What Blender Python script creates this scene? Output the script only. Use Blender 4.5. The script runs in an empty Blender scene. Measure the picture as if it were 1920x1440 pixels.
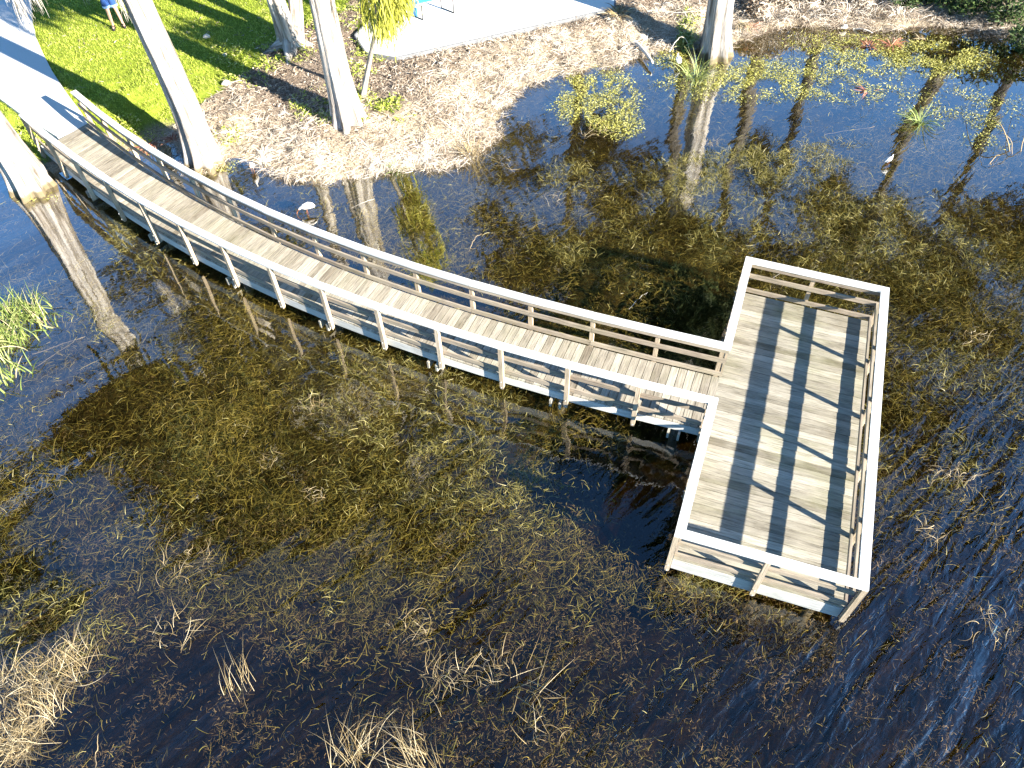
import bpy, math, random
import numpy as np
from mathutils import Vector, Matrix
rng = np.random.default_rng(7)
random.seed(7)
SC = bpy.context.scene
COL = SC.collection
PI = math.pi

# ------------------------------------------------------------------ camera
FPX, PITCH, ROLL, CZ = 1480.0, math.radians(51.75), math.radians(-2.0), 11.5
FWD = np.array([0, math.cos(PITCH), -math.sin(PITCH)])
_r0 = np.array([1.0, 0, 0]); _u0 = np.cross(_r0, FWD)
RIGHT = math.cos(ROLL)*_r0 + math.sin(ROLL)*_u0
UP = -math.sin(ROLL)*_r0 + math.cos(ROLL)*_u0
EYE = np.array([0, 0, CZ])

def W(px, py, z=0.0):
    """point of the plane at height z seen at photo pixel (px, py)"""
    d = FWD + RIGHT*(px-960)/FPX - UP*(py-720)/FPX
    t = (CZ-z)/(-d[2])
    return np.array([d[0]*t, d[1]*t, z])

def project(P):
    d = np.asarray(P, float) - EYE
    w = d @ FWD
    w = np.where(w < 0.05, 0.05, w)
    return 960+FPX*(d @ RIGHT)/w, 720-FPX*(d @ UP)/w

cam = bpy.data.cameras.new('camera')
cam.sensor_fit = 'HORIZONTAL'; cam.sensor_width = 36.0
cam.lens = FPX/1920*36.0
cam.clip_start = 0.1; cam.clip_end = 2000
co = bpy.data.objects.new('camera', cam); COL.objects.link(co)
m = Matrix(((RIGHT[0], UP[0], -FWD[0], 0), (RIGHT[1], UP[1], -FWD[1], 0), (RIGHT[2], UP[2], -FWD[2], CZ), (0, 0, 0, 1)))
co.matrix_world = m
SC.camera = co

# ------------------------------------------------------------------ light
SUN_EL = math.radians(23.0); SUN_AZ = math.radians(-38.5)
SV = Vector((math.cos(SUN_AZ)*math.cos(SUN_EL), math.sin(SUN_AZ)*math.cos(SUN_EL), math.sin(SUN_EL)))
sun = bpy.data.lights.new('sun', 'SUN'); sun.energy = 5.0; sun.angle = math.radians(0.5); sun.color = (1.0, 0.92, 0.79)
so = bpy.data.objects.new('sun', sun); COL.objects.link(so)
so.rotation_euler = SV.to_track_quat('Z', 'Y').to_euler(); so.location = (20, -15, 20)
wd = bpy.data.worlds.new('World'); SC.world = wd; wd.use_nodes = True
nt = wd.node_tree; bgn = nt.nodes['Background']
sky = nt.nodes.new('ShaderNodeTexSky'); sky.sky_type = 'NISHITA'; sky.sun_disc = False
sky.sun_elevation = SUN_EL; sky.sun_rotation = math.atan2(SV.x, SV.y)
sky.air_density = 1.0; sky.dust_density = 0.3; sky.ozone_density = 3.0
tm = nt.nodes.new('ShaderNodeMix'); tm.data_type = 'RGBA'; tm.blend_type = 'MULTIPLY'; tm.inputs[0].default_value = 1.0
tm.inputs[7].default_value = (0.66, 1.0, 1.24, 1)      # clear, deep blue winter sky
nt.links.new(sky.outputs[0], tm.inputs[6]); nt.links.new(tm.outputs[2], bgn.inputs[0]); bgn.inputs[1].default_value = 0.062
SC.view_settings.view_transform = 'Standard'; SC.view_settings.look = 'None'
SC.view_settings.gamma = 1; SC.view_settings.exposure = 2.28
SC.cycles.max_bounces = 6; SC.cycles.transparent_max_bounces = 10
SC.cycles.diffuse_bounces = 2; SC.cycles.glossy_bounces = 2
SC.cycles.caustics_reflective = False; SC.cycles.caustics_refractive = False

# ------------------------------------------------------------------ materials
class Mat:
    def __init__(s, name, rough=0.85, spec=0.25):
        s.m = bpy.data.materials.new(name); s.m.use_nodes = True
        s.t = s.m.node_tree; s.b = s.t.nodes['Principled BSDF']
        s.b.inputs['Roughness'].default_value = rough
        s.b.inputs['Specular IOR Level'].default_value = spec
    def n(s, typ, **kw):
        x = s.t.nodes.new('ShaderNode'+typ)
        for k, v in kw.items(): setattr(x, k, v)
        return x
    def l(s, a, b): s.t.links.new(a, b)
    def attr(s, name): return s.n('Attribute', attribute_name=name)
    def pos(s, scale=(1, 1, 1), rot=(0, 0, 0), src=None):
        src = src if src is not None else s.n('NewGeometry').outputs['Position']
        if any(rot):          # turn first, then stretch
            r_ = s.n('Mapping'); r_.inputs['Rotation'].default_value = rot; s.l(src, r_.inputs['Vector']); src = r_.outputs[0]
        mp = s.n('Mapping'); mp.inputs['Scale'].default_value = scale; s.l(src, mp.inputs['Vector']); return mp.outputs[0]
    def noise(s, vec, scale, detail=4, rough=0.55, dist=0.0):
        x = s.n('TexNoise'); x.inputs['Scale'].default_value = scale; x.inputs['Detail'].default_value = detail
        x.inputs['Roughness'].default_value = rough; x.inputs['Distortion'].default_value = dist
        s.l(vec, x.inputs['Vector']); return x.outputs['Fac']
    def ramp(s, fac, stops, interp='LINEAR'):
        r = s.n('ValToRGB'); r.color_ramp.interpolation = interp; e = r.color_ramp.elements
        while len(e) > 2: e.remove(e[-1])
        for i, (p, c) in enumerate(stops):
            if i > 1: e.new(p)
            e[i].position = p; e[i].color = (*c, 1) if not isinstance(c, float) else (c, c, c, 1)
        s.l(fac, r.inputs[0]); return r.outputs[0]
    def mix(s, fac, a, b, mode='MIX'):
        x = s.n('Mix', data_type='RGBA', blend_type=mode)
        for k, v in ((0, fac), (6, a), (7, b)):
            if isinstance(v, (int, float)): x.inputs[k].default_value = v if k == 0 else (v, v, v, 1)
            elif isinstance(v, tuple): x.inputs[k].default_value = (*v, 1)
            else: s.l(v, x.inputs[k])
        return x.outputs[2]
    def math(s, op, a, b=0.0):
        x = s.n('Math', operation=op)
        for k, v in ((0, a), (1, b)):
            if isinstance(v, (int, float)): x.inputs[k].default_value = v
            else: s.l(v, x.inputs[k])
        return x.outputs[0]
    def bump(s, h, strength=0.5, dist=0.01):
        x = s.n('Bump'); x.inputs['Strength'].default_value = strength; x.inputs['Distance'].default_value = dist
        s.l(h, x.inputs['Height']); s.l(x.outputs[0], s.b.inputs['Normal']); return x.outputs[0]
    def col(s, c):
        if isinstance(c, tuple): s.b.inputs['Base Color'].default_value = (*c, 1)
        else: s.l(c, s.b.inputs['Base Color'])

def plain(name, c, rough=0.6, var=0.15, scale=30):
    M = Mat(name, rough); n = M.noise(M.pos(), scale)
    M.col(M.mix(n, tuple(x*(1-var) for x in c), tuple(min(1, x*(1+var)) for x in c))); return M.m

def wood(name, dark, light, alg=0.5, grain=1.0):
    """weathered boards: attribute wuv = (along, across, seed), tint per board"""
    M = Mat(name, 0.8, 0.2)
    v = M.attr('wuv').outputs['Vector']; t = M.attr('tint').outputs['Fac']
    g1 = M.noise(M.pos((2.4, 42, 3), src=v), 1.0, 6, 0.7, 0.5)
    g2 = M.noise(M.pos((5, 130, 7), src=v), 1.0, 3, 0.6)
    blot = M.noise(M.pos((2.5, 5, 1), src=v), 1.0, 3)
    base = M.mix(t, dark, light)
    streak = M.ramp(g1, [(0.34, 0.36), (0.48, 0.86), (0.66, 1.28)])
    c = M.mix(0.85*grain, base, streak, 'MULTIPLY')
    fine = M.ramp(g2, [(0.35, 0.72), (0.6, 1.08)])
    c = M.mix(0.7*grain, c, fine, 'MULTIPLY')
    c = M.mix(M.ramp(blot, [(0.45, 0.0), (0.75, 0.45)]), c, tuple(x*1.05 for x in light))
    al = M.math('ADD', M.math('MULTIPLY', M.noise(M.pos(), 1.1, 4, 0.6), 0.6), M.math('MULTIPLY', M.noise(M.pos((1.2, 9, 2), src=v), 1.0, 4, 0.6), 0.4))
    c = M.mix(M.math('MULTIPLY', M.ramp(al, [(0.48, 0.0), (0.68, 1.0)]), alg), c, (0.20, 0.21, 0.085))
    M.col(c); M.bump(M.mix(0.5, g1, g2), 0.5, 0.006)
    return M.m

MW = {}
MW['deck'] = wood('weathered_deck_boards', (0.19, 0.16, 0.12), (0.42, 0.385, 0.315), 0.25)
MW['plat'] = wood('weathered_platform_boards', (0.165, 0.145, 0.105), (0.405, 0.375, 0.305), 0.3)
MW['cap'] = wood('bleached_handrail_wood', (0.50, 0.50, 0.48), (0.72, 0.72, 0.70), 0.12, 0.4)
MW['rail'] = wood('grey_brown_rail_wood', (0.24, 0.195, 0.15), (0.34, 0.29, 0.225), 0.25)
MW['post'] = wood('grey_post_wood', (0.34, 0.27, 0.19), (0.52, 0.43, 0.32), 0.1)
MW['rim'] = wood('bleached_rim_wood', (0.42, 0.42, 0.40), (0.55, 0.55, 0.52), 0.2, 0.6)
MW['beam'] = wood('dark_beam_wood', (0.28, 0.25, 0.2), (0.42, 0.4, 0.34), 0.2)

def bark(name='pale_cypress_bark', k=1.0):
    M = Mat(name, 0.9, 0.1)
    v = M.attr('wuv').outputs['Vector']
    g = M.noise(M.pos((0.7, 9, 1), src=v), 1.0, 6, 0.7, 0.6)
    g2 = M.noise(M.pos((3, 38, 1), src=v), 1.0, 4, 0.6, 0.3)
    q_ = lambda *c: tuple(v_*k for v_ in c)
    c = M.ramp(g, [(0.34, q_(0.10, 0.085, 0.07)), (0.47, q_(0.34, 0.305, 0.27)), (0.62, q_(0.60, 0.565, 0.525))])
    c = M.mix(0.55, c, M.ramp(g2, [(0.3, 0.5), (0.6, 1.05)]), 'MULTIPLY')
    # water-stained foot
    z = M.n('SeparateXYZ'); M.l(M.n('NewGeometry').outputs['Position'], z.inputs[0])
    M.col(M.mix(M.ramp(M.math('SUBTRACT', z.outputs[2], M.math('MULTIPLY', g, 0.22)), [(0.0, 1.0), (0.09, 0.0)]), c, (0.16, 0.13, 0.08)))
    M.bump(M.mix(0.4, g, g2), 0.9, 0.05); return M.m
MW['bark'] = bark(); MW['bark_shade'] = bark('shaded_bark', 0.28)  # second one is the same bark with the rear trunks' shade put into its colour

def tinted(name, stops, rough=0.75, trans=0.0):
    M = Mat(name, rough, 0.2)
    t = M.attr('tint').outputs['Fac']
    c = M.ramp(t, stops); M.col(c)
    if trans:
        tr = M.n('BsdfTranslucent'); M.l(c, tr.inputs[0]); mx = M.n('MixShader'); mx.inputs[0].default_value = trans
        M.l(M.b.outputs[0], mx.inputs[1]); M.l(tr.outputs[0], mx.inputs[2])
        out = [n for n in M.t.nodes if n.type == 'OUTPUT_MATERIAL'][0]; M.l(mx.outputs[0], out.inputs[0])
    return M.m
MW['lawn'] = tinted('lawn_blades', [(0, (0.14, 0.21, 0.02)), (0.45, (0.38, 0.47, 0.055)), (0.8, (0.54, 0.56, 0.15)), (1, (0.66, 0.58, 0.30))], 0.6, 0.25)
MW['thatch'] = tinted('dry_thatch', [(0, (0.10, 0.07, 0.05)), (0.28, (0.40, 0.32, 0.24)), (0.65, (0.70, 0.61, 0.50)), (1, (0.86, 0.80, 0.70))], 0.8)
MW['litter'] = tinted('leaf_litter', [(0, (0.07, 0.045, 0.03)), (0.4, (0.24, 0.185, 0.135)), (0.8, (0.44, 0.37, 0.29)), (1, (0.72, 0.66, 0.57))], 0.8)
MW['weed'] = tinted('water_weed', [(0, (0.045, 0.038, 0.007)), (0.3, (0.165, 0.130, 0.019)), (0.65, (0.39, 0.295, 0.050)), (0.9, (0.58, 0.45, 0.14)), (1, (0.62, 0.53, 0.30))], 0.6)
MW['brownweed'] = tinted('brown_weed', [(0, (0.05, 0.032, 0.011)), (0.5, (0.17, 0.112, 0.036)), (1, (0.36, 0.25, 0.10))], 0.7)
MW['emerg'] = tinted('emergent_blades', [(0, (0.08, 0.075, 0.015)), (0.4, (0.19, 0.165, 0.04)), (0.8, (0.37, 0.32, 0.12)), (1, (0.60, 0.54, 0.34))], 0.6, 0.15)
MW['mat'] = tinted('yellow_green_mat', [(0, (0.12, 0.12, 0.02)), (0.5, (0.36, 0.35, 0.07)), (1, (0.58, 0.55, 0.2))], 0.6, 0.1)
MW['reed'] = tinted('green_reed', [(0, (0.07, 0.11, 0.02)), (0.4, (0.17, 0.22, 0.05)), (0.75, (0.31, 0.33, 0.12)), (1, (0.44, 0.35, 0.24))], 0.5, 0.2)
MW['tuft'] = tinted('pale_green_blades', [(0, (0.12, 0.17, 0.03)), (0.5, (0.26, 0.33, 0.10)), (1, (0.45, 0.46, 0.24))], 0.5, 0.2)
MW['dead'] = tinted('dead_reed', [(0, (0.13, 0.09, 0.04)), (0.5, (0.30, 0.225, 0.11)), (1, (0.54, 0.46, 0.31))], 0.7)
MW['frond'] = tinted('rust_red_frond', [(0, (0.10, 0.03, 0.02)), (0.5, (0.34, 0.13, 0.08)), (1, (0.52, 0.27, 0.18))], 0.7)
MW['leaf'] = tinted('cypress_leaves', [(0, (0.022, 0.034, 0.010)), (0.5, (0.045, 0.065, 0.018)), (1, (0.085, 0.10, 0.03))], 0.7)
MW['droop'] = tinted('yellow_drooping_leaves', [(0, (0.12, 0.15, 0.015)), (0.5, (0.33, 0.34, 0.04)), (1, (0.55, 0.52, 0.12))], 0.6, 0.2)
MW['shrub'] = tinted('dark_shrub_leaves', [(0, (0.018, 0.035, 0.012)), (0.7, (0.05, 0.085, 0.022)), (1, (0.16, 0.20, 0.07))], 0.6)
MW['moss'] = tinted('spanish_moss', [(0, (0.22, 0.20, 0.17)), (0.6, (0.45, 0.42, 0.37)), (1, (0.64, 0.61, 0.55))], 0.9)
MW['white'] = plain('white_feathers', (0.78, 0.75, 0.71), 0.8, 0.06, 60)
MW['greyf'] = plain('grey_feathers', (0.60, 0.60, 0.60), 0.8, 0.15, 60)
MW['bill'] = plain('orange_bill', (0.50, 0.16, 0.07), 0.5)
MW['leg'] = plain('reddish_leg', (0.30, 0.12, 0.07), 0.6)
MW['dark'] = plain('black_iron', (0.02, 0.021, 0.024), 0.5)
MW['blue'] = plain('cyan_blue_paint', (0.05, 0.32, 0.62), 0.45, 0.06)
MW['skin'] = plain('skin', (0.50, 0.30, 0.22), 0.6, 0.05, 8)
MW['denim'] = plain('blue_denim', (0.02, 0.06, 0.20), 0.9, 0.25, 120)
MW['cuff'] = plain('pale_denim_cuff', (0.22, 0.36, 0.62), 0.9, 0.15, 120)
MW['shirt'] = plain('dark_shirt', (0.035, 0.04, 0.06), 0.9, 0.1)
MW['hair'] = plain('brown_hair', (0.06, 0.035, 0.02), 0.6, 0.3, 60)
MW['sandal'] = plain('black_sandal', (0.02, 0.018, 0.02), 0.6)
MW['steel'] = plain('bolt_steel', (0.45, 0.45, 0.45), 0.4)
MW['edge'] = plain('grey_form_board', (0.16, 0.165, 0.175), 0.8, 0.3, 8)
MW['deadstalk'] = plain('straw_stalk', (0.36, 0.27, 0.15), 0.8, 0.3, 12)
MW['log'] = plain('bleached_driftwood', (0.58, 0.53, 0.46), 0.85, 0.3, 12)

def concrete(name, c):
    M = Mat(name, 0.9, 0.15); p = M.pos()
    n = M.noise(p, 0.9, 5, 0.6); n2 = M.noise(p, 40, 3)
    x = M.mix(n, tuple(v*0.9 for v in c), c)
    M.col(M.mix(0.25, x, M.ramp(n2, [(0.3, 0.75), (0.7, 1.1)]), 'MULTIPLY')); M.bump(n2, 0.2, 0.004); return M.m
MW['path'] = concrete('path_concrete', (0.66, 0.66, 0.65))
MW['slab'] = concrete('patio_concrete', (0.80, 0.79, 0.77))

def ground_mat():
    M = Mat('ground_soil', 0.95, 0.1); p = M.pos()
    z = M.n('SeparateColor'); M.l(M.attr('zone').outputs['Color'], z.inputs[0])
    n = M.noise(p, 6, 6, 0.7); n2 = M.noise(p, 28, 4, 0.7)
    soil = M.ramp(n2, [(0.3, (0.05, 0.035, 0.024)), (0.5, (0.20, 0.155, 0.12)), (0.68, (0.44, 0.37, 0.30))])
    soil = M.mix(0.5, soil, M.ramp(n, [(0.3, 0.55), (0.7, 1.25)]), 'MULTIPLY')
    lawn = M.ramp(n, [(0.3, (0.14, 0.19, 0.02)), (0.7, (0.26, 0.31, 0.04))])
    th = M.ramp(n2, [(0.3, (0.10, 0.075, 0.05)), (0.5, (0.34, 0.28, 0.2)), (0.7, (0.55, 0.48, 0.37))])
    bed = M.ramp(M.mix(0.5, n, n2), [(0.35, (0.022, 0.016, 0.005)), (0.5, (0.075, 0.056, 0.016)), (0.65, (0.17, 0.125, 0.036))])
    c = M.mix(z.outputs[0], soil, lawn); c = M.mix(z.outputs[1], c, th); c = M.mix(z.outputs[2], c, bed)
    M.col(c); M.bump(M.mix(0.5, n, n2), 0.8, 0.05); return M.m
MW['ground'] = ground_mat()

_cd = W(1420, 1300)-W(1300, 1440); CREST = math.atan2(_cd[1], _cd[0])
def water_mat():
    m_ = bpy.data.materials.new('lake_water'); m_.use_nodes = True
    M = Mat.__new__(Mat); M.m = m_; M.t = m_.node_tree
    M.t.nodes.remove(M.t.nodes['Principled BSDF'])
    out = [n for n in M.t.nodes if n.type == 'OUTPUT_MATERIAL'][0]
    P = M.n('NewGeometry').outputs['Position']
    sp = M.n('SeparateXYZ'); M.l(P, sp.inputs[0])
    # wind-ruffled patch: open water towards the lake, right of the middle
    wx = M.math('MULTIPLY', sp.outputs[0], 0.35)
    wy = M.math('ADD', M.math('MULTIPLY', sp.outputs[1], -1.0), wx)
    wind = M.ramp(M.math('ADD', M.math('MULTIPLY', M.math('ADD', wy, 12.0), 1/14.0), 0.0), [(0.25, 0.03), (0.50, 0.16), (0.68, 0.9)])
    rot = (0, 0, -CREST)
    a = M.noise(M.pos((0.55, 2.6, 1), rot), 1.0, 2, 0.5, 0.4)
    b = M.noise(M.pos((2.2, 6.5, 1), rot), 1.0, 3, 0.55, 0.6)
    c = M.noise(M.pos((0.25, 0.9, 1), rot), 1.0, 1, 0.4, 0.2)
    h = M.math('ADD', M.math('MULTIPLY', c, M.ramp(M.math('MULTIPLY', sp.outputs[1], 1/20.0), [(0.40, 0.075), (0.62, 0.020)])), M.math('MULTIPLY', M.math('ADD', M.math('MULTIPLY', a, 0.13), M.math('MULTIPLY', b, 0.045)), wind))
    bp = M.n('Bump'); bp.inputs['Strength'].default_value = 1.0; bp.inputs['Distance'].default_value = 1.0
    M.l(h, bp.inputs['Height'])
    lw = M.n('LayerWeight'); lw.inputs['Blend'].default_value = 0.5; M.l(bp.outputs[0], lw.inputs['Normal'])
    fres = M.math('ADD', 0.066, M.math('MULTIPLY', 1.35, M.math('POWER', lw.outputs['Facing'], 2.0)))
    tr = M.n('BsdfTransparent'); gl = M.n('BsdfGlossy'); gl.inputs['Roughness'].default_value = 0.015
    M.l(bp.outputs[0], gl.inputs['Normal'])
    mx = M.n('MixShader'); M.l(fres, mx.inputs[0]); M.l(tr.outputs[0], mx.inputs[1]); M.l(gl.outputs[0], mx.inputs[2])
    M.l(mx.outputs[0], out.inputs['Surface'])
    va = M.n('VolumeAbsorption'); va.inputs['Color'].default_value = (0.50, 0.41, 0.17, 1); va.inputs['Density'].default_value = 0.95
    M.l(va.outputs[0], out.inputs['Volume'])
    return m_
MW['water'] = water_mat()

# ------------------------------------------------------------------ mesh helpers
def tag(o, label=None, cat=None, group=None, kind=None):
    if label: o['label'] = label
    if cat: o['category'] = cat
    if group: o['group'] = group
    if kind: o['kind'] = kind
    return o

def empty(name, loc=(0, 0, 0)):
    o = bpy.data.objects.new(name, None); o.empty_display_size = 0.2; o.location = [float(x) for x in loc]; COL.objects.link(o); return o

def link(name, me, mat, parent=None):
    me.materials.append(mat)
    o = bpy.data.objects.new(name, me); COL.objects.link(o)
    if parent is not None:
        o.parent = parent
        o.matrix_parent_inverse = Matrix.Translation(-world_loc(parent))
    return o

def world_loc(o):
    # parents here are unrotated: world offset is the sum of locations of empties
    v = Vector((0, 0, 0))
    while o is not None:
        v += o.location; 
        if o.parent is not None: v += o.matrix_parent_inverse.translation
        o = o.parent
    return v

def mesh_np(name, V, F, mat, parent=None, tint=None, wuv=None, smooth=False, vcol=None):
    V = np.asarray(V, np.float32); F = np.asarray(F, np.int32)
    me = bpy.data.meshes.new(name)
    k = F.shape[1]
    me.vertices.add(len(V)); me.vertices.foreach_set('co', V.ravel())
    me.loops.add(F.size); me.loops.foreach_set('vertex_index', F.ravel())
    me.polygons.add(len(F)); me.polygons.foreach_set('loop_start', np.arange(0, F.size, k, dtype=np.int32))
    if smooth: me.polygons.foreach_set('use_smooth', np.ones(len(F), bool))
    if tint is not None:
        a = me.attributes.new('tint', 'FLOAT', 'POINT'); a.data.foreach_set('value', np.asarray(tint, np.float32))
    if wuv is not None:
        a = me.attributes.new('wuv', 'FLOAT_VECTOR', 'POINT'); a.data.foreach_set('vector', np.asarray(wuv, np.float32).ravel())
    if vcol is not None:
        a = me.attributes.new('zone', 'FLOAT_COLOR', 'POINT'); a.data.foreach_set('color', np.asarray(vcol, np.float32).ravel())
    me.update(calc_edges=True); me.validate()
    return link(name, me, mat, parent)

class MB:
    """collects boards and tubes, then links them as one mesh"""
    def __init__(s): s.V = []; s.F = []; s.U = []; s.T = []
    def board(s, a, b, side, w0, w1, z0, z1, tint=None, a2=None, b2=None):
        """bar from a to b (xy); 'side' unit xy normal; spans w0..w1 along side and z0..z1.
        a2/b2: separate end points for the w1 side (mitres)"""
        a, b, side = (np.asarray(v, float)[:2] for v in (a, b, side))
        L = np.linalg.norm(b-a); sd = random.random()*50; t = random.random() if tint is None else tint
        ea = a+side*w0; eb = b+side*w0
        fa = (np.asarray(a2)[:2] if a2 is not None else a+side*w1); fb = (np.asarray(b2)[:2] if b2 is not None else b+side*w1)
        n0 = len(s.V)
        for z in (z0, z1):
            for p, u, v in ((ea, 0, w0), (eb, L, w0), (fb, L, w1), (fa, 0, w1)):
                s.V.append((p[0], p[1], z)); s.U.append((u+sd*3, v+z+sd, sd)); s.T.append(t)
        for f in ((0, 3, 2, 1), (4, 5, 6, 7), (0, 1, 5, 4), (1, 2, 6, 5), (2, 3, 7, 6), (3, 0, 4, 7)):
            s.F.append([n0+i for i in f])
    def post(s, c, d, h, z0, z1, tint=None):
        """square post centred at c, half size h, axis d, chamfered foot"""
        c = np.asarray(c, float)[:2]; d = np.asarray(d, float)[:2]; e = np.array([-d[1], d[0]])
        sd = random.random()*50; t = random.random() if tint is None else tint; n0 = len(s.V)
        for z, k in ((z0, 0.6), (z0+0.05, 1.0), (z1, 1.0)):
            for i, (p, q) in enumerate(((-1, -1), (1, -1), (1, 1), (-1, 1))):
                v = c+d*h*p*k+e*h*q*k
                s.V.append((v[0], v[1], z)); s.U.append((z+sd, i*0.09+sd, sd)); s.T.append(t)
        s.F.append([n0+i for i in (3, 2, 1, 0)]); s.F.append([n0+8+i for i in range(4)])
        for k in (0, 4):
            for i in range(4):
                j = (i+1) % 4; s.F.append([n0+k+i, n0+k+j, n0+k+4+j, n0+k+4+i])
    def tube(s, pts, rad, n=8, tint=0.5, cap=True):
        pts = [np.asarray(p, float) for p in pts]; n0 = len(s.V); m = len(pts)
        if np.isscalar(rad): rad = [rad]*m
        L = 0; sd = random.random()*20
        for i, p in enumerate(pts):
            t = pts[min(i+1, m-1)]-pts[max(i-1, 0)]; t = t/(np.linalg.norm(t)+1e-9)
            r = np.array([1.0, 0, 0]) if abs(t[0]) < 0.8 else np.array([0, 1.0, 0])
            e1 = np.cross(t, r); e1 /= np.linalg.norm(e1); e2 = np.cross(t, e1)
            if i: L += np.linalg.norm(p-pts[i-1])
            for k in range(n):
                an = 2*PI*k/n
                s.V.append(tuple(p+rad[i]*(math.cos(an)*e1+math.sin(an)*e2))); s.U.append((L+sd, rad[i]*an+sd, sd)); s.T.append(tint)
        for i in range(m-1):
            for k in range(n):
                j = (k+1) % n; s.F.append([n0+i*n+k, n0+i*n+j, n0+(i+1)*n+j, n0+(i+1)*n+k])
        if cap:
            for base, p in ((n0, pts[0]), (n0+(m-1)*n, pts[-1])):
                c = len(s.V); s.V.append(tuple(p)); s.U.append((L, 0, sd)); s.T.append(tint)
                for k in range(n): 
                    j = (k+1) % n; s.F.append([base+k, base+j, c, c])
    def build(s, name, mat, parent=None, smooth=False):
        me = bpy.data.meshes.new(name)
        faces = [tuple(dict.fromkeys(f)) for f in s.F]
        me.from_pydata([tuple(map(float, v)) for v in s.V], [], faces)
        a = me.attributes.new('wuv', 'FLOAT_VECTOR', 'POINT'); a.data.foreach_set('vector', np.asarray(s.U, np.float32).ravel())
        a = me.attributes.new('tint', 'FLOAT', 'POINT'); a.data.foreach_set('value', np.asarray(s.T, np.float32))
        if smooth: me.polygons.foreach_set('use_smooth', [True]*len(me.polygons))
        me.update()
        return link(name, me, mat, parent)

def ribbons(base, length, width, head, p0, p1, curl, nseg=3, tint=None, taper=0.25, roll=None):
    """N blades; arrays. p0/p1 pitch at root and tip, curl = total turn of heading"""
    base = np.asarray(base, float); N = len(base)
    f = lambda v: np.broadcast_to(np.asarray(v, float), (N,)).copy()
    length, width, head, p0, p1, curl = map(f, (length, width, head, p0, p1, curl))
    roll = rng.uniform(-0.9, 0.9, N) if roll is None else f(roll)
    V = np.zeros((N, nseg+1, 2, 3)); p = base.copy(); st = length/nseg
    for k in range(nseg+1):
        u = k/nseg; h = head+curl*u; pi_ = p0+(p1-p0)*u
        w = width*0.5*(1-(1-taper)*u**1.5)
        sd = np.stack([-np.sin(h)*np.cos(roll), np.cos(h)*np.cos(roll), np.sin(roll)], 1)
        V[:, k, 0] = p-sd*w[:, None]; V[:, k, 1] = p+sd*w[:, None]
        d = np.stack([np.cos(h)*np.cos(pi_), np.sin(h)*np.cos(pi_), np.sin(pi_)], 1)
        p = p+d*st[:, None]
    idx = np.arange(N*(nseg+1)*2).reshape(N, nseg+1, 2)
    F = np.stack([idx[:, :-1, 0], idx[:, :-1, 1], idx[:, 1:, 1], idx[:, 1:, 0]], -1).reshape(-1, 4)
    T = rng.random(N) if tint is None else f(tint)
    T = np.repeat(T, (nseg+1)*2)
    return V.reshape(-1, 3), F, T

def join_np(parts):
    V, F, T, o = [], [], [], 0
    for v, f, t in parts:
        V.append(v); F.append(f+o); T.append(t); o += len(v)
    return np.concatenate(V), np.concatenate(F), np.concatenate(T)

def vnoise(x, y, scale, seed=0):
    """smooth value noise 0..1"""
    r = np.random.default_rng(1000+seed); G = r.random((128, 128))
    X = np.asarray(x)*scale; Y = np.asarray(y)*scale
    xi = np.floor(X).astype(int); yi = np.floor(Y).astype(int); fx = X-xi; fy = Y-yi
    fx = fx*fx*(3-2*fx); fy = fy*fy*(3-2*fy)
    g = lambda i, j: G[i % 128, j % 128]
    return (g(xi, yi)*(1-fx)+g(xi+1, yi)*fx)*(1-fy)+(g(xi, yi+1)*(1-fx)+g(xi+1, yi+1)*fx)*fy

def fbm(x, y, scale, seed=0, oct_=3):
    s = 0; a = 1; tot = 0
    for i in range(oct_):
        s = s+a*vnoise(x, y, scale*2**i, seed+i*7); tot += a; a *= 0.5
    return s/tot

def in_poly(x, y, poly):
    x = np.asarray(x); y = np.asarray(y); r = np.zeros(x.shape, bool); n = len(poly)
    for i in range(n):
        x0, y0 = poly[i][:2]; x1, y1 = poly[(i+1) % n][:2]
        c = ((y0 > y) != (y1 > y)) & (x < (x1-x0)*(y-y0)/((y1-y0) if y1 != y0 else 1e-9)+x0)
        r ^= c
    return r

def seg_dist(x, y, line):
    d = np.full(np.shape(x), 1e9)
    for (x0, y0), (x1, y1) in zip(line[:-1], line[1:]):
        dx, dy = x1-x0, y1-y0; t = np.clip(((x-x0)*dx+(y-y0)*dy)/(dx*dx+dy*dy+1e-12), 0, 1)
        d = np.minimum(d, np.hypot(x-x0-t*dx, y-y0-t*dy))
    return d

def sstep(a, b, x):
    t = np.clip((x-a)/(b-a), 0, 1); return t*t*(3-2*t)

# ------------------------------------------------------------------ ground and lake
SHORE_PX = [(-700, 420), (-200, 345), (0, 322), (35, 335), (70, 342), (115, 322), (150, 300), (235, 285), (275, 288), (300, 266), (345, 275),
            (352, 318), (400, 318), (430, 296), (470, 303), (530, 330), (560, 338), (610, 345), (680, 330), (740, 318), (830, 316),
            (880, 300), (930, 262), (938, 205), (985, 160), (1080, 133), (1150, 124), (1215, 100), (1290, 92), (1345, 104), (1380, 80),
            (1440, 58), (1500, 48), (1560, 52), (1650, 58), (1720, 52), (1790, 50), (1850, 62), (1920, 72), (2100, 80), (2600, 60)]
SHORE = [tuple(W(a, b)[:2]) for a, b in SHORE_PX]
LAND = SHORE+[(900, SHORE[-1][1]), (900, 900), (-900, 900), (-900, SHORE[0][1])]
SHORE_X = [(-900, SHORE[0][1])]+SHORE+[(900, SHORE[-1][1])]
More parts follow.
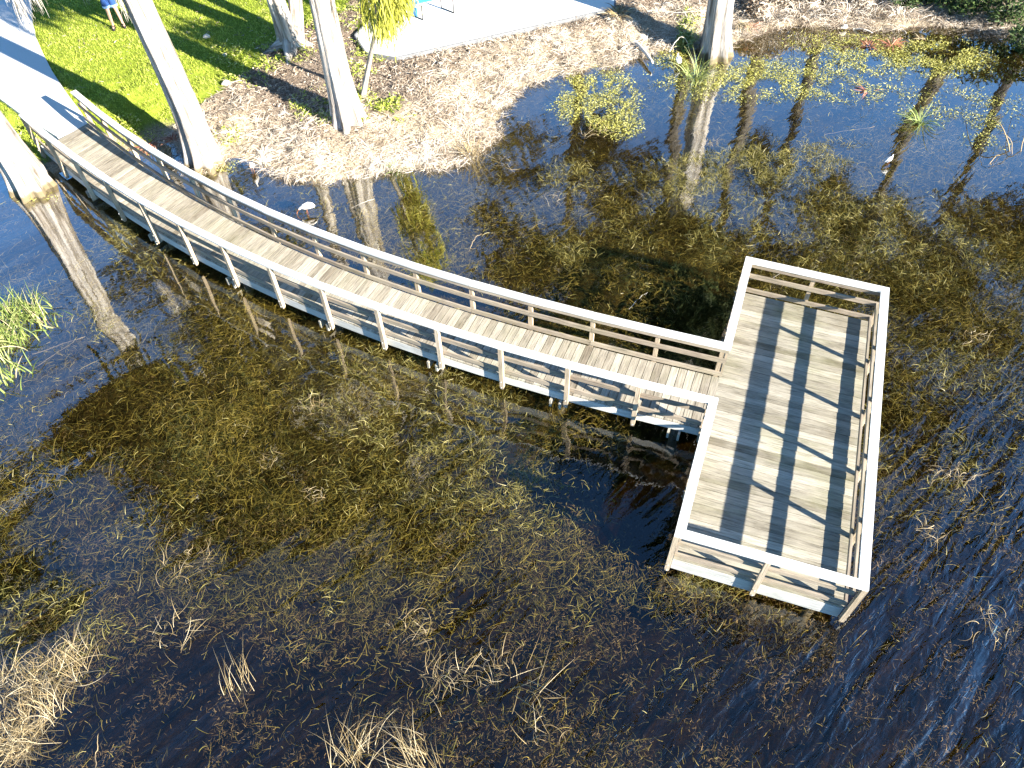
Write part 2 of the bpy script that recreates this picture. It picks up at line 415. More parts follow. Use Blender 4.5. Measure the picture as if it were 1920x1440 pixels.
LAWN = [tuple(W(a, b, .38)[:2]) for a, b in [(-900, 250), (-200, 190), (-60, 215), (20, 290), (60, 300), (120, 250), (165, 250), (225, 268), (262, 262), (330, 215), (400, 172), (440, 152), (470, 128),
        (500, 108), (480, 88), (520, 78), (560, 50), (640, 25), (690, -40), (700, -400), (-900, -400)]]

def shore_sd(x, y):
    d = seg_dist(x, y, SHORE_X); return np.where(in_poly(x, y, LAND), d, -d)

PATH_R = [(57, -260), (57, 0), (59, 35), (65, 65), (77, 93), (97, 132), (123, 172), (151, 209), (167, 235)]
PATH_L = [(-230, -260), (-200, -60), (-150, 40), (-90, 110), (-20, 170), (38, 213), (108, 257)]
PATH = [tuple(W(a, b, .46)[:2]) for a, b in PATH_R+PATH_L[::-1]]
SLAB_PX = [(667, 66), (688, 98), (742, 107), (950, 60), (1150, 15), (1153, -3), (1060, -150), (690, -110), (690, 42)]
SLAB = [tuple(W(a, b, .44)[:2]) for a, b in SLAB_PX]
def ground_h(x, y):
    s = shore_sd(x, y)
    n = fbm(x, y, 1.3, 3); n2 = fbm(x, y, 4.0, 9)
    land = 0.02+0.36*sstep(0.0, 2.2, s)+(n-0.5)*0.22*sstep(0.1, 1.0, s)*(1-0.85*sstep(2.5, 4.0, s))+(n2-0.5)*0.14*sstep(0.1, 0.6, s)*(1-sstep(2.5, 4.0, s))
    flat = seg_dist(x, y, SLAB+SLAB[:1]) < 0.25; flat |= in_poly(x, y, SLAB) | in_poly(x, y, PATH)
    land = np.where(flat & (s > 0.6), np.minimum(land, 0.34), land)
    lake = -0.03-0.30*sstep(0.0, 1.6, -s)-0.95*sstep(5.5, 12, -s)+(n-0.5)*0.22*sstep(0.1, 1.2, -s)+(n2-0.5)*0.12*sstep(0.1, 1.0, -s)
    for px_, py_, r_ in ((1120, 910, 2.0), (1230, 960, 1.6), (1280, 850, 1.5), (1270, 590, 1.5)):
        q = W(px_, py_); lake = lake-0.55*sstep(1.0, 0.35, np.hypot(x-q[0], y-q[1])/r_)  # pits added to the bed so the platform's shadow patches go dark
    return np.where(s > 0, land, lake)

def axis(lo, hi, step, far):
    c = list(np.arange(lo, hi, step)); d = step
    a = [c[0]]; 
    while a[-1] > -far: d *= 1.5; a.append(a[-1]-d)
    d = step; b = [c[-1]]
    while b[-1] < far: d *= 1.5; b.append(b[-1]+d)
    return np.array(a[:0:-1]+c+b[1:])
gx = axis(-19, 19, 0.14, 500); gy = axis(1, 30, 0.14, 500)
GX, GY = np.meshgrid(gx, gy); X = GX.ravel(); Y = GY.ravel()
S = shore_sd(X, Y); Z = ground_h(X, Y)
nn = fbm(X, Y, 0.9, 21)
zl = in_poly(X, Y, LAWN).astype(float)*sstep(0.3, 0.8, S)
zt = sstep(2.6, 0.8, S+(nn-0.5)*2.0)*(S > 0)*(1-zl)
zb = sstep(0.12, -0.12, S)
vc = np.stack([zl, zt, zb, np.ones_like(zl)], 1)
nx, ny = len(gx), len(gy); I = np.arange(nx*ny).reshape(ny, nx)
F = np.stack([I[:-1, :-1], I[:-1, 1:], I[1:, 1:], I[1:, :-1]], -1).reshape(-1, 4)
g = mesh_np('ground', np.stack([X, Y, Z], 1), F, MW['ground'], smooth=True, vcol=vc); tag(g, kind='structure')

R = 420.0
V = [(-R, -R, -2.5), (R, -R, -2.5), (R, R, -2.5), (-R, R, -2.5), (-R, -R, 0), (R, -R, 0), (R, R, 0), (-R, R, 0)]
F = [(0, 3, 2, 1), (4, 5, 6, 7), (0, 1, 5, 4), (1, 2, 6, 5), (2, 3, 7, 6), (3, 0, 4, 7)]
wobj = mesh_np('water', V, F, MW['water']); tag(wobj, kind='structure')

def scatter(n, box, dens):
    """n random xy in px-box mapped on the water plane, kept with probability dens(px,py,x,y)"""
    x0, y0, x1, y1 = box
    cs = [W(x0, y0), W(x1, y0), W(x1, y1), W(x0, y1)]
    lo = np.min(cs, 0); hi = np.max(cs, 0)
    x = rng.uniform(lo[0], hi[0], n); y = rng.uniform(lo[1], hi[1], n)
    px, py = project(np.stack([x, y, np.zeros(n)], 1))
    k = (px > x0) & (px < x1) & (py > y0) & (py < y1)
    x, y, px, py = x[k], y[k], px[k], py[k]
    k = rng.random(len(x)) < dens(px, py, x, y)
    return x[k], y[k], px[k], py[k]

def ell(px, py, cx, cy, rx, ry, ang=0.0, soft=0.35):
    a = math.radians(ang); dx = px-cx; dy = py-cy
    u = (dx*math.cos(a)+dy*math.sin(a))/rx; v = (-dx*math.sin(a)+dy*math.cos(a))/ry
    return sstep(1+soft, 1-soft, np.hypot(u, v))

OPEN = [  # clear water: cx, cy, rx, ry, angle, strength
    (60, 430, 110, 75, 10, .9), (470, 330, 75, 30, 12, .95), (420, 400, 130, 45, 28, .75), (1000, 205, 70, 45, -20, .8), (985, 300, 40, 75, 10, .55),
    (1210, 258, 140, 42, 5, .97), (1480, 225, 170, 50, 4, .65), (1480, 105, 90, 40, 0, .5), (1850, 130, 75, 75, 40, .9), (1860, 190, 90, 45, 0, .7),
    (1170, 920, 160, 100, 12, .93), (1250, 960, 80, 125, 20, .97), (1270, 840, 90, 50, 10, .8), (1330, 560, 60, 60, 0, .7), (1900, 380, 60, 60, 0, .7), (1780, 350, 40, 30, 0, .4),
    (330, 1290, 190, 130, -25, .8), (560, 1380, 170, 80, -15, .6), (1250, 1180, 130, 60, -10, .55), (1560, 1330, 330, 120, -5, .75), (1840, 1300, 120, 160, 0, .5),
    (90, 560, 60, 60, 0, .3), (110, 620, 40, 25, 0, .4), (240, 1120, 60, 25, 0, .4), (1075, 860, 40, 30, 0, .5)]
RICH = [(1580, 430, 560, 175, 4, 1.0), (1780, 560, 200, 190, 10, .95), (720, 800, 430, 200, 12, 1.0), (270, 660, 140, 90, 30, .9), (760, 400, 170, 80, 10, .8), (40, 900, 90, 140, 0, .7)]
def veg(px, py, x, y):
    d = 0.35+0.85*sstep(0.35, 0.62, fbm(x, y, 0.55, 31))*sstep(0.25, 0.55, fbm(x, y, 2.2, 41))
    d = d*(1-0.86*sstep(980, 1220, py+0.10*(px-960)))*(1-0.6*sstep(1600, 1750, px)*sstep(620, 900, py))
    for c in RICH: d = np.maximum(d, c[5]*ell(px, py, *c[:5], soft=.4)*(0.45+0.55*sstep(0.3, 0.5, fbm(x, y, 2.2, 41))))
    for c in OPEN: d = d*(1-c[5]*ell(px, py, *c[:5]))
    return np.clip(d, 0, 1)*(shore_sd(x, y) < -0.05)

# submerged weed: curled strands below the surface
x, y, px, py = scatter(1050000, (-60, 20, 1990, 1500), lambda a, b, c, d: veg(a, b, c, d)*0.8)
n = len(x); dep = ground_h(x, y)
clump = fbm(x, y, 2.6, 55)
z = np.maximum(-0.012-np.abs(rng.normal(0, 0.085, n))-0.12*(1-clump), dep+0.02)
tone = np.clip(rng.beta(1.3, 2.6, n)*0.85+0.6*(fbm(x, y, 0.8, 61)-0.5)+0.08, 0, 1)
v = ribbons(np.stack([x, y, z], 1), np.where(rng.random(n) < .12, rng.uniform(.2, .45, n), rng.uniform(0.04, 0.17, n)), rng.uniform(0.0035, 0.010, n), rng.uniform(0, 2*PI, n),
            rng.uniform(-0.1, 0.6, n), rng.uniform(-0.6, 0.3, n), rng.normal(0, 0.9, n), 4, tone)
v[0][:, 2] = np.minimum(v[0][:, 2], -0.006)
o = mesh_np('submerged_weed', v[0], v[1], MW['weed'], tint=v[2]); tag(o, kind='stuff')

# brown feathery bottom weed, mostly in the deeper open water
x, y, px, py = scatter(340000, (-60, 300, 1990, 1500), lambda a, b, c, d: (0.06+0.95*sstep(0.48, 0.60, fbm(c, d, 1.9, 71)))*(0.25+0.75*sstep(700, 1050, b))*(shore_sd(c, d) < -0.5))
n = len(x); dep = ground_h(x, y)
z = np.maximum(-0.05-np.abs(rng.normal(0, 0.16, n)), dep+0.01)
v = ribbons(np.stack([x, y, z], 1), rng.uniform(0.03, 0.10, n), rng.uniform(0.004, 0.010, n), rng.uniform(0, 2*PI, n),
            rng.uniform(-0.2, 0.9, n), rng.uniform(-0.6, 0.4, n), rng.normal(0, 1.0, n), 2, np.clip(rng.normal(0.5, 0.25, n), 0, 1))
v[0][:, 2] = np.minimum(v[0][:, 2], -0.006)
o = mesh_np('brown_bottom_weed', v[0], v[1], MW['brownweed'], tint=v[2]); tag(o, kind='stuff')

# emergent blades lying on and above the surface
DENSE = [(1285, 330, 60, 40, 0, .9), (1440, 310, 150, 40, -8, 1.2), (1700, 420, 150, 60, 0, .3), (1780, 700, 90, 50, 0, .3), (1250, 420, 120, 50, 0, .25), (1330, 300, 60, 26, 0, .7), (1060, 330, 60, 30, 10, .5), (1560, 280, 60, 20, 0, .5), (1080, 470, 60, 25, -10, .5), (760, 740, 200, 110, 10, .35), (820, 640, 120, 60, 10, .3),
         (1000, 940, 110, 60, 10, .35), (900, 900, 200, 90, 8, .3), (250, 460, 60, 40, 30, .6), (1330, 1080, 90, 40, 15, .6), (640, 240, 90, 20, 0, .2),
         (170, 610, 40, 40, 0, .3), (1780, 870, 60, 60, 0, .3), (1600, 450, 300, 90, 5, .25), (100, 1180, 140, 90, 20, .35)]
def emerg(px, py, x, y):
    d = 0.13*sstep(0.42, 0.66, fbm(x, y, 1.1, 81))*sstep(0.5, 0.68, fbm(x, y, 4.5, 85))*(1-0.5*sstep(1050, 1250, py))+0.0025
    for c in DENSE: d = d+0.9*c[5]*ell(px, py, *c[:5])*sstep(0.35, 0.6, fbm(x, y, 3.0, 83))
    for c in OPEN: d = d*(1-0.9*c[5]*ell(px, py, *c[:5]))
    return np.clip(d, 0, 1)*(shore_sd(x, y) < 0.1)
x, y, px, py = scatter(1100000, (-60, 40, 1990, 1500), emerg)
n = len(x)
v = ribbons(np.stack([x, y, rng.uniform(-0.03, 0.012, n)], 1), rng.uniform(0.04, 0.22, n), rng.uniform(0.004, 0.009, n), rng.uniform(0, 2*PI, n),
            rng.uniform(0.05, 0.9, n), rng.uniform(-0.7, 0.5, n), rng.normal(0, 0.9, n), 4, np.clip(rng.beta(1.2, 2.4, n), 0, 1))
o = mesh_np('emergent_grass', v[0], v[1], MW['emerg'], tint=v[2]); tag(o, kind='stuff')

# yellow-green floating mats
MATS = [(1125, 180, 62, 44, 10, 1.6), (1150, 225, 48, 28, 20, 1.2), (1085, 205, 50, 25, 0, .9), (1430, 140, 95, 26, -4, .8), (1690, 108, 140, 34, 2, .9), (1470, 165, 160, 22, -4, .5), (1600, 175, 110, 18, 0, .35), (1800, 200, 110, 34, 0, .3), (1560, 130, 60, 14, 0, .4), (1790, 100, 60, 22, 0, .7), (1350, 150, 50, 22, 0, .5),
        (250, 275, 30, 12, 20, .6), (60, 370, 50, 14, 10, .25), (1260, 130, 40, 30, 0, .9), (420, 310, 26, 14, 0, .5), (1560, 80, 80, 18, 0, .4), (1850, 250, 50, 30, 0, .3)]
def mats(px, py, x, y):
    d = 0
    for c in MATS: d = d+c[5]*ell(px, py, *c[:5], soft=0.5)
    return np.clip(d*sstep(0.28, 0.55, fbm(x, y, 2.5, 91)), 0, 1)*(shore_sd(x, y) < 0.15)
x, y, px, py = scatter(620000, (0, 40, 1920, 420), mats); n = len(x)
v = ribbons(np.stack([x, y, rng.uniform(-0.02, 0.05, n)], 1), rng.uniform(0.03, 0.08, n), rng.uniform(0.008, 0.018, n), rng.uniform(0, 2*PI, n),
            rng.uniform(-0.2, 0.7, n), rng.uniform(-0.4, 0.4, n), rng.normal(0, 0.5, n), 2)
o = mesh_np('floating_weed_mat', v[0], v[1], MW['mat'], tint=v[2]); tag(o, kind='stuff')

# lawn blades
def land_scatter(n, box, dens):
    return scatter(n, box, dens)
WEEDP = [(640, 225, 70, 28, 0, .9), (690, 140, 35, 35, 0, .35), (590, 60, 45, 40, 0, .45), (650, 50, 40, 30, 0, .4), (740, 232, 30, 18, 0, .8), (470, 150, 60, 30, 20, .4), (255, 250, 30, 12, 25, .8), (540, 115, 50, 25, 0, .6), (430, 265, 25, 14, 0, .5), (70, 280, 40, 20, 0, .9), (1290, 78, 22, 30, 0, .9)]
def lawn_d(px, py, x, y):
    d = in_poly(x, y, LAWN).astype(float)
    e = seg_dist(x, y, LAWN[5:18]); d = d*np.clip(0.35+0.65*sstep(0, 0.7, e+(fbm(x, y, 2, 5)-.5)*0.8), 0, 1)
    for c in WEEDP: d = np.maximum(d, c[5]*ell(px, py, *c[:5], soft=.5)*sstep(.35, .6, fbm(x, y, 3, 95)))
    return d*(~in_poly(x, y, PATH))*(~in_poly(x, y, SLAB))*(shore_sd(x, y) > 0.15)
x, y, px, py = scatter(230000, (-60, -60, 1400, 330), lawn_d); n = len(x)
z = ground_h(x, y); tn = np.clip(0.25+0.5*fbm(x, y, 1.2, 15)+rng.normal(0, .16, n)-0.05, 0, 1)
v = ribbons(np.stack([x, y, z-0.01], 1), rng.uniform(0.05, 0.10, n), rng.uniform(0.010, 0.02, n), rng.uniform(0, 2*PI, n), rng.uniform(0.5, 1.4, n), rng.uniform(-0.5, 0.8, n), 0.0, 2, tn)
o = mesh_np('lawn_grass', v[0], v[1], MW['lawn'], tint=v[2]); tag(o, kind='stuff')

x, y, px, py = scatter(300000, (40, 40, 1400, 320), lambda a, b, c, d: np.clip(sum(q[5]*ell(a, b, *q[:5], soft=.5) for q in WEEDP), 0, 1)*sstep(.36, .55, fbm(c, d, 3, 95))*.8*(shore_sd(c, d) > .05)*(~in_poly(c, d, SLAB))); n = len(x); z = ground_h(x, y)
v = ribbons(np.stack([x, y, z+rng.uniform(0, .12, n)], 1), rng.uniform(0.05, 0.11, n), rng.uniform(0.02, 0.045, n), rng.uniform(0, 2*PI, n), rng.uniform(-0.1, 0.9, n), rng.uniform(-0.6, 0.2, n), 0.0, 2)
o = mesh_np('bank_weeds', v[0], v[1], MW['lawn'], tint=v[2]); tag(o, kind='stuff')
# dry thatch on the bank
def thatch_d(px, py, x, y):
    s = shore_sd(x, y)+(fbm(x, y, 0.9, 21)-0.5)*2.0
    d = 0.25*sstep(3.6, 1.5, s)+0.75*sstep(2.0, 0.7, s)+0.3*sstep(1250, 1400, px)
    d = d*(0.10+0.90*sstep(0.36, 0.55, fbm(x, y, 2.0, 23)))
    return np.clip(d, 0, 1)*(~in_poly(x, y, PATH))*(~in_poly(x, y, SLAB))*(~in_poly(x, y, LAWN))*(shore_sd(x, y) > -0.12)*sstep(210, 330, px+(py < 200)*200)
x, y, px, py = scatter(620000, (100, -60, 1990, 370), thatch_d); n = len(x); z = ground_h(x, y)
hd = rng.uniform(0, 2*PI, n)*0.62+6.28*vnoise(x, y, 2.3, 77)
v = ribbons(np.stack([x, y, np.maximum(z, 0.0)+rng.uniform(0, 0.10, n)], 1), rng.uniform(0.06, 0.30, n)*(1+0.5*(rng.random(n) < .15)), rng.uniform(0.004, 0.011, n), hd, rng.uniform(-0.1, 0.7, n), rng.uniform(-0.6, 0.1, n), rng.normal(0, 0.7, n), 3,
            np.clip(rng.beta(1.6, 1.7, n)+0.9*(fbm(x, y, 2.2, 29)-.5)-0.12*sstep(1300, 1450, px), 0, 1))
o = mesh_np('dry_thatch', v[0], v[1], MW['thatch'], tint=v[2]); tag(o, kind='stuff')

cx, cy, px, py = scatter(2600, (150, -40, 1990, 360), lambda a, b, c, d: thatch_d(a, b, c, d)*(shore_sd(c, d) > .02)); m_ = len(cx); k_ = 75
tx = np.repeat(cx, k_); ty = np.repeat(cy, k_); sz = np.repeat(rng.uniform(.5, 1.25, m_), k_); an = rng.uniform(0, 2*PI, m_*k_); lean_ = np.repeat(rng.uniform(0, 2*PI, m_), k_)
an = np.where(rng.random(m_*k_) < .5, lean_+rng.normal(0, .6, m_*k_), an); rr_ = rng.uniform(0, .07, m_*k_)
v = ribbons(np.stack([tx+np.cos(an)*rr_, ty+np.sin(an)*rr_, np.maximum(ground_h(tx, ty), 0)+.02*sz], 1), rng.uniform(.14, .36, m_*k_)*sz, rng.uniform(.005, .012, m_*k_), an, rng.uniform(.4, 1.1, m_*k_), rng.uniform(-1.5, -.5, m_*k_), rng.normal(0, .4, m_*k_), 4,
            np.clip(np.repeat(rng.normal(.6, .2, m_), k_)+rng.normal(0, .18, m_*k_), 0, 1))
o = mesh_np('dry_tussock_grass', v[0], v[1], MW['thatch'], tint=v[2]); tag(o, kind='stuff')
# leaf litter and twigs
def litter_d(px, py, x, y):
    d = 0.9*(~in_poly(x, y, LAWN))*(0.3+0.7*sstep(0.35, .6, fbm(x, y, 1.8, 37)))+0.02
    return d*(~in_poly(x, y, PATH))*(~in_poly(x, y, SLAB))*(shore_sd(x, y) > 0.2)*(0.25+0.75*sstep(0.8, 2.2, shore_sd(x, y)))
x, y, px, py = scatter(330000, (60, -60, 1990, 340), litter_d); n = len(x); z = ground_h(x, y)
v = ribbons(np.stack([x, y, z+rng.uniform(0, 0.05, n)], 1), rng.uniform(0.03, 0.14, n), rng.uniform(0.008, 0.03, n), rng.uniform(0, 2*PI, n), rng.uniform(-0.3, 0.5, n), rng.uniform(-0.5, 0.3, n), rng.normal(0, .5, n), 2,
            np.clip(rng.beta(1.6, 2.0, n), 0, 1))
o = mesh_np('leaf_litter', v[0], v[1], MW['litter'], tint=v[2]); tag(o, kind='stuff')

# ------------------------------------------------------------------ path and patio
def slab_mesh(name, poly, z0, z1, mat, parent=None):
    n = len(poly); V = [(p[0], p[1], z1) for p in poly]+[(p[0], p[1], z0) for p in poly]
    me = bpy.data.meshes.new(name)
    me.from_pydata(V, [], [list(range(n)), list(range(2*n-1, n-1, -1))]+[[i, n+i, n+(i+1) % n, (i+1) % n] for i in range(n)])
    me.update(); return link(name, me, mat, parent)
tag(slab_mesh('path', PATH, 0.1, 0.462, MW['path']), kind='structure')
tag(slab_mesh('patio', SLAB, 0.05, 0.44, MW['slab']), kind='structure')
pe = empty('patio_edging', (*SLAB[2], 0.4)); tag(pe, 'grey board edging along the white concrete patio', 'edging')
cen = np.mean(SLAB, 0)
for i in (0, 1, 2, 3, 4, 8):
    a = np.array(SLAB[i]); b = np.array(SLAB[(i+1) % len(SLAB)]); d = (b-a)/np.linalg.norm(b-a); s_ = np.array([d[1], -d[0]])
    if s_ @ (cen-a) > 0: s_ = -s_
    k = MB(); k.board(a, b, s_, 0.004, 0.045, 0.1, 0.452); k.build('board', MW['edge'], pe)

# ------------------------------------------------------------------ boardwalk
DZ = 0.47; CAP0, CAP1 = 1.26, 1.30
cN = [-0.00077, 0.01487, -0.42987, 8.83483]; cF = [-0.00114, 0.01549, -0.43329, 10.1305]
PA, PB, PC, PD = (np.array(p) for p in ((4.464, 10.876), (6.82, 9.932), (4.713, 4.287), (2.246, 5.205)))
def inset(p, q, r, w=0.07):  # corner q between p and r moved inwards
    a = (p-q)/np.linalg.norm(p-q); b = (r-q)/np.linalg.norm(r-q); return q+(a+b)*w
A_, B_, C_, D_ = inset(PD, PA, PB), inset(PA, PB, PC), inset(PB, PC, PD), inset(PC, PD, PA)
def curve_pts(c, x_end, x_start, spacing):
    """points at equal arc steps from the platform end to the shore end, cut at x_start"""
    xs = np.linspace(x_end, x_start, 4000); ys = np.polyval(c, xs); s = np.concatenate([[0], np.cumsum(np.hypot(np.diff(xs), np.diff(ys)))])
    k = max(2, round(s[-1]/spacing)); t = np.linspace(0, s[-1], k+1)
    return [np.array([np.interp(u, s, xs), np.interp(u, s, ys)]) for u in t]
def meet(c):   # where a walkway rail meets the platform's shoreward rail line
    d = D_-A_; best = min(np.linspace(0, 1, 4001), key=lambda t: abs(np.polyval(c, (A_+d*t)[0])-(A_+d*t)[1])); return A_+d*best
JF, JN = meet(cF), meet(cN)
FARP = curve_pts(cF, JF[0], -10.2, 1.2); NEARP = curve_pts(cN, JN[0], -11.1, 1.22)
FARP[0] = JF; NEARP[0] = JN
RAIL = FARP[::-1]+[A_, B_, C_, D_]+NEARP          # one continuous line, deck on its right-hand side
RAIL = [np.asarray(p) for p in RAIL]
def offset_line(L, w):
    """mitred parallel at distance w to the right"""
    out = []
    for i, p in enumerate(L):
        ds = []
        if i: ds.append(p-L[i-1])
        if i < len(L)-1: ds.append(L[i+1]-p)
        ds = [d/np.linalg.norm(d) for d in ds]; ns = [np.array([d[1], -d[0]]) for d in ds]
        if len(ns) == 1: out.append(p+ns[0]*w)
        else:
            b = ns[0]+ns[1]; b = b/(b @ b)*2; out.append(p+b*w)
    return out
bw = empty('boardwalk', (*((JF+JN)/2), 0)); tag(bw, 'curved weathered wooden boardwalk with white handrails ending in a rectangular platform over the lake', 'boardwalk')
def strip(name, mat, w0, w1, z0, z1, i0, i1, tint=None, every=1):
    e = offset_line(RAIL, w0); f = offset_line(RAIL, w1); k = MB(); tb = random.random(); gap = 0.004 if every > 1 and i1-i0 > 1 else 0.0
    for i in range(i0, i1):
        if (i-i0) % every == 0: tb = random.random()
        n0 = len(k.V); L = np.linalg.norm(RAIL[i+1]-RAIL[i]); sd = random.random()*40
        for z in (z0, z1):
            g0 = gap/L if (i-i0) % every == 0 and i > i0 else 0.0; g1 = gap/L if (i+1-i0) % every == 0 and i+1 < i1 else 0.0
            dz = 0.0 if not gap else ((i-i0)//every % 3-1)*0.0015
            for p, u, v in ((e[i]+(e[i+1]-e[i])*g0, 0, 0), (e[i+1]+(e[i]-e[i+1])*g1, L, 0), (f[i+1]+(f[i]-f[i+1])*g1, L, w1-w0), (f[i]+(f[i+1]-f[i])*g0, 0, w1-w0)):
                k.V.append((p[0], p[1], z+dz)); k.U.append((u+sd, v+z+sd, sd)); k.T.append(tb if tint is None else tint)
        for fc in ((0, 3, 2, 1), (4, 5, 6, 7), (0, 1, 5, 4), (2, 3, 7, 6)): k.F.append([n0+j for j in fc])
        if i == i0 or (gap and (i-i0) % every == 0): k.F.append([n0+j for j in (3, 0, 4, 7)])
        if i == i1-1 or (gap and (i+1-i0) % every == 0): k.F.append([n0+j for j in (1, 2, 6, 5)])
    return k.build(name, mat, bw)
nf = len(FARP); runs = [(0, nf-1), (nf-1, nf), (nf, nf+1), (nf+1, nf+2), (nf+2, nf+3), (nf+3, nf+4), (nf+4, len(RAIL)-1)]
# runs: far walkway, JF-A, A-B, B-C, C-D, D-JN, near walkway
runs = [(0, nf-1)]+[(nf-1+i, nf+i) for i in range(5)]+[(nf+4, len(RAIL)-1)]
for i0, i1 in runs:
    strip('handrail_cap', MW['cap'], -0.08, 0.06, CAP0, CAP1, i0, i1, every=2)
    strip('top_rail', MW['rail'], 0.002, 0.038, 1.165, CAP0-0.002, i0, i1, every=2)
    strip('middle_rail', MW['rail'], 0.002, 0.038, 0.895, 0.985, i0, i1, every=2)
    strip('lower_rail', MW['rail'], 0.002, 0.038, 0.535, 0.625, i0, i1, every=2)
    strip('rim_board', MW['rim'], 0.003, 0.041, 0.25 if i1-i0 > 1 else 0.13, DZ-0.045, i0, i1, every=2)
# posts
def side_of(i):
    d = RAIL[min(i+1, len(RAIL)-1)]-RAIL[max(i-1, 0)]; d = d/np.linalg.norm(d); return d, np.array([d[1], -d[0]])
post_at = []
for i in range(len(RAIL)):
    if i in (nf, nf+1, nf+2, nf+3): continue
    d, s_ = side_of(i)
    if i == nf-1: d = FARP[0]-FARP[1]; d /= np.linalg.norm(d); s_ = np.array([d[1], -d[0]]); p = RAIL[i]-d*0.06
    elif i == nf+4: d = NEARP[1]-NEARP[0]; d /= np.linalg.norm(d); s_ = np.array([d[1], -d[0]]); p = RAIL[i]+d*0.06
    else: p = RAIL[i]+(d*0.06 if i == 0 else -d*0.06 if i == len(RAIL)-1 else 0)
    post_at.append((p-s_*0.046, d))
for P, Q, k in ((JF, A_, 2), (A_, B_, 2), (B_, C_, 5), (C_, D_, 2), (D_, JN, 2)):
    d = (Q-P)/np.linalg.norm(Q-P); s_ = np.array([d[1], -d[0]])
    for j in range(1, k): post_at.append((P+(Q-P)*j/k-s_*0.046, d))
for q, prv in ((A_, JF), (B_, A_), (C_, B_), (D_, C_)):
    d = (q-prv)/np.linalg.norm(q-prv); s_ = np.array([d[1], -d[0]]); post_at.append((q-s_*0.046+d*0.046, d))
for p, d in post_at:
    k = MB(); k.post(p, d, 0.037, 0.14, CAP0-0.003); po = k.build('post', MW['post'], bw)
    e = np.array([-d[1], d[0]])
    for zz in (0.22, 0.38):
        kb = MB(); c = np.array([*(p+e*0.046), zz]); kb.tube([c, c+np.array([*(e*0.012), 0])], 0.012, 6); kb.build('bolt', MW['steel'], po)
# walkway planks: from the near to the far rail
k = MB(); nd = 120
def arc(c, a, b, n=1500):
    xs = np.linspace(a, b, n); ys = np.polyval(c, xs); return np.stack([xs, ys], 1)
fa = arc(cF, JF[0]+0.02, W(163, 236, DZ)[0]); na = arc(cN, JN[0]+0.02, W(104, 258, DZ)[0]-0.15)
def resample(L, n):
    s = np.concatenate([[0], np.cumsum(np.hypot(*np.diff(L, axis=0).T))]); t = np.linspace(0, s[-1], n); return np.stack([np.interp(t, s, L[:, 0]), np.interp(t, s, L[:, 1])], 1), s[-1]
mid, Lm = resample((fa+na)/2, 1000); nd = int(Lm/0.146)
fr, _ = resample(fa, nd+1); nr, _ = resample(na, nd+1)
for i in range(nd):
    f0, f1, n0_, n1 = fr[i], fr[i+1], nr[i], nr[i+1]
    def inn(p, q, w): d = (q-p)/np.linalg.norm(q-p); return p+d*w
    g_ = 0.035
    wv = 0.008+random.uniform(0, .006); a0 = inn(n0_, f0, wv); b0 = inn(f0, n0_, 0.008); a1 = inn(n1, f1, wv); b1 = inn(f1, n1, 0.008)
    s0 = a0+(a1-a0)*g_; s1 = a0+(a1-a0)*(1-g_); e0 = b0+(b1-b0)*g_; e1 = b0+(b1-b0)*(1-g_)
    v0 = len(k.V); sd = random.random()*60; t = min(1, max(0, random.gauss(0.5, 0.22)+(0.45 if random.random() < .08 else 0))); dz = random.uniform(-.003, .002); L = np.linalg.norm(b0-a0)
    for z in (DZ-0.038, DZ+dz):
        for p, u, w in ((s0, 0, 0), (e0, L, 0), (e1, L, .14), (s1, 0, .14)):
            k.V.append((p[0], p[1], z)); k.U.append((u+sd*3, w+sd, sd)); k.T.append(t)
    for f in ((0, 3, 2, 1), (4, 5, 6, 7), (0, 1, 5, 4), (1, 2, 6, 5), (2, 3, 7, 6), (3, 0, 4, 7)): k.F.append([v0+j for j in f])
# make sure faces look outward whatever the winding
k.build('walkway_deck', MW['deck'], bw)
# platform planks run across it
k = MB(); ins = 0.072+0.045
def lerp(p, q, t): return p+(q-p)*t
qa, qb, qc, qd = inset(PD, PA, PB, 0.076), inset(PA, PB, PC, 0.076), inset(PB, PC, PD, 0.076), inset(PC, PD, PA, 0.076)
npk = int(np.linalg.norm(qd-qa)/0.146)
for i in range(npk):
    t0, t1 = (i+0.03)/npk, (i+0.97)/npk
    cs = [lerp(qa, qd, t0), lerp(qb, qc, t0), lerp(qb, qc, t1), lerp(qa, qd, t1)]
    v0 = len(k.V); sd = random.random()*60; t = min(1.15, max(-.15, random.gauss(0.5, 0.3))); dz = random.uniform(-.003, .002); L = np.linalg.norm(cs[1]-cs[0])
    if i == round(npk*0.565): t = 1.9
    for z in (DZ-0.038, DZ+dz):
        for p, u, w in ((cs[0], 0, 0), (cs[1], L, 0), (cs[2], L, .14), (cs[3], 0, .14)):
            k.V.append((p[0], p[1], z)); k.U.append((u+sd*3, w+sd, sd)); k.T.append(t)
    for f in ((0, 3, 2, 1), (4, 5, 6, 7), (0, 1, 5, 4), (1, 2, 6, 5), (2, 3, 7, 6), (3, 0, 4, 7)): k.F.append([v0+j for j in f])
k.build('platform_deck', MW['plat'], bw)
# threshold between the two decks
d = (D_-A_)/np.linalg.norm(D_-A_); s_ = np.array([d[1], -d[0]])
k = MB(); k.board(JF+d*0.05, JN-d*0.05, s_, 0.0, 0.05, 0.25, DZ-0.001, 0.9); k.build('threshold_board', MW['rim'], bw)
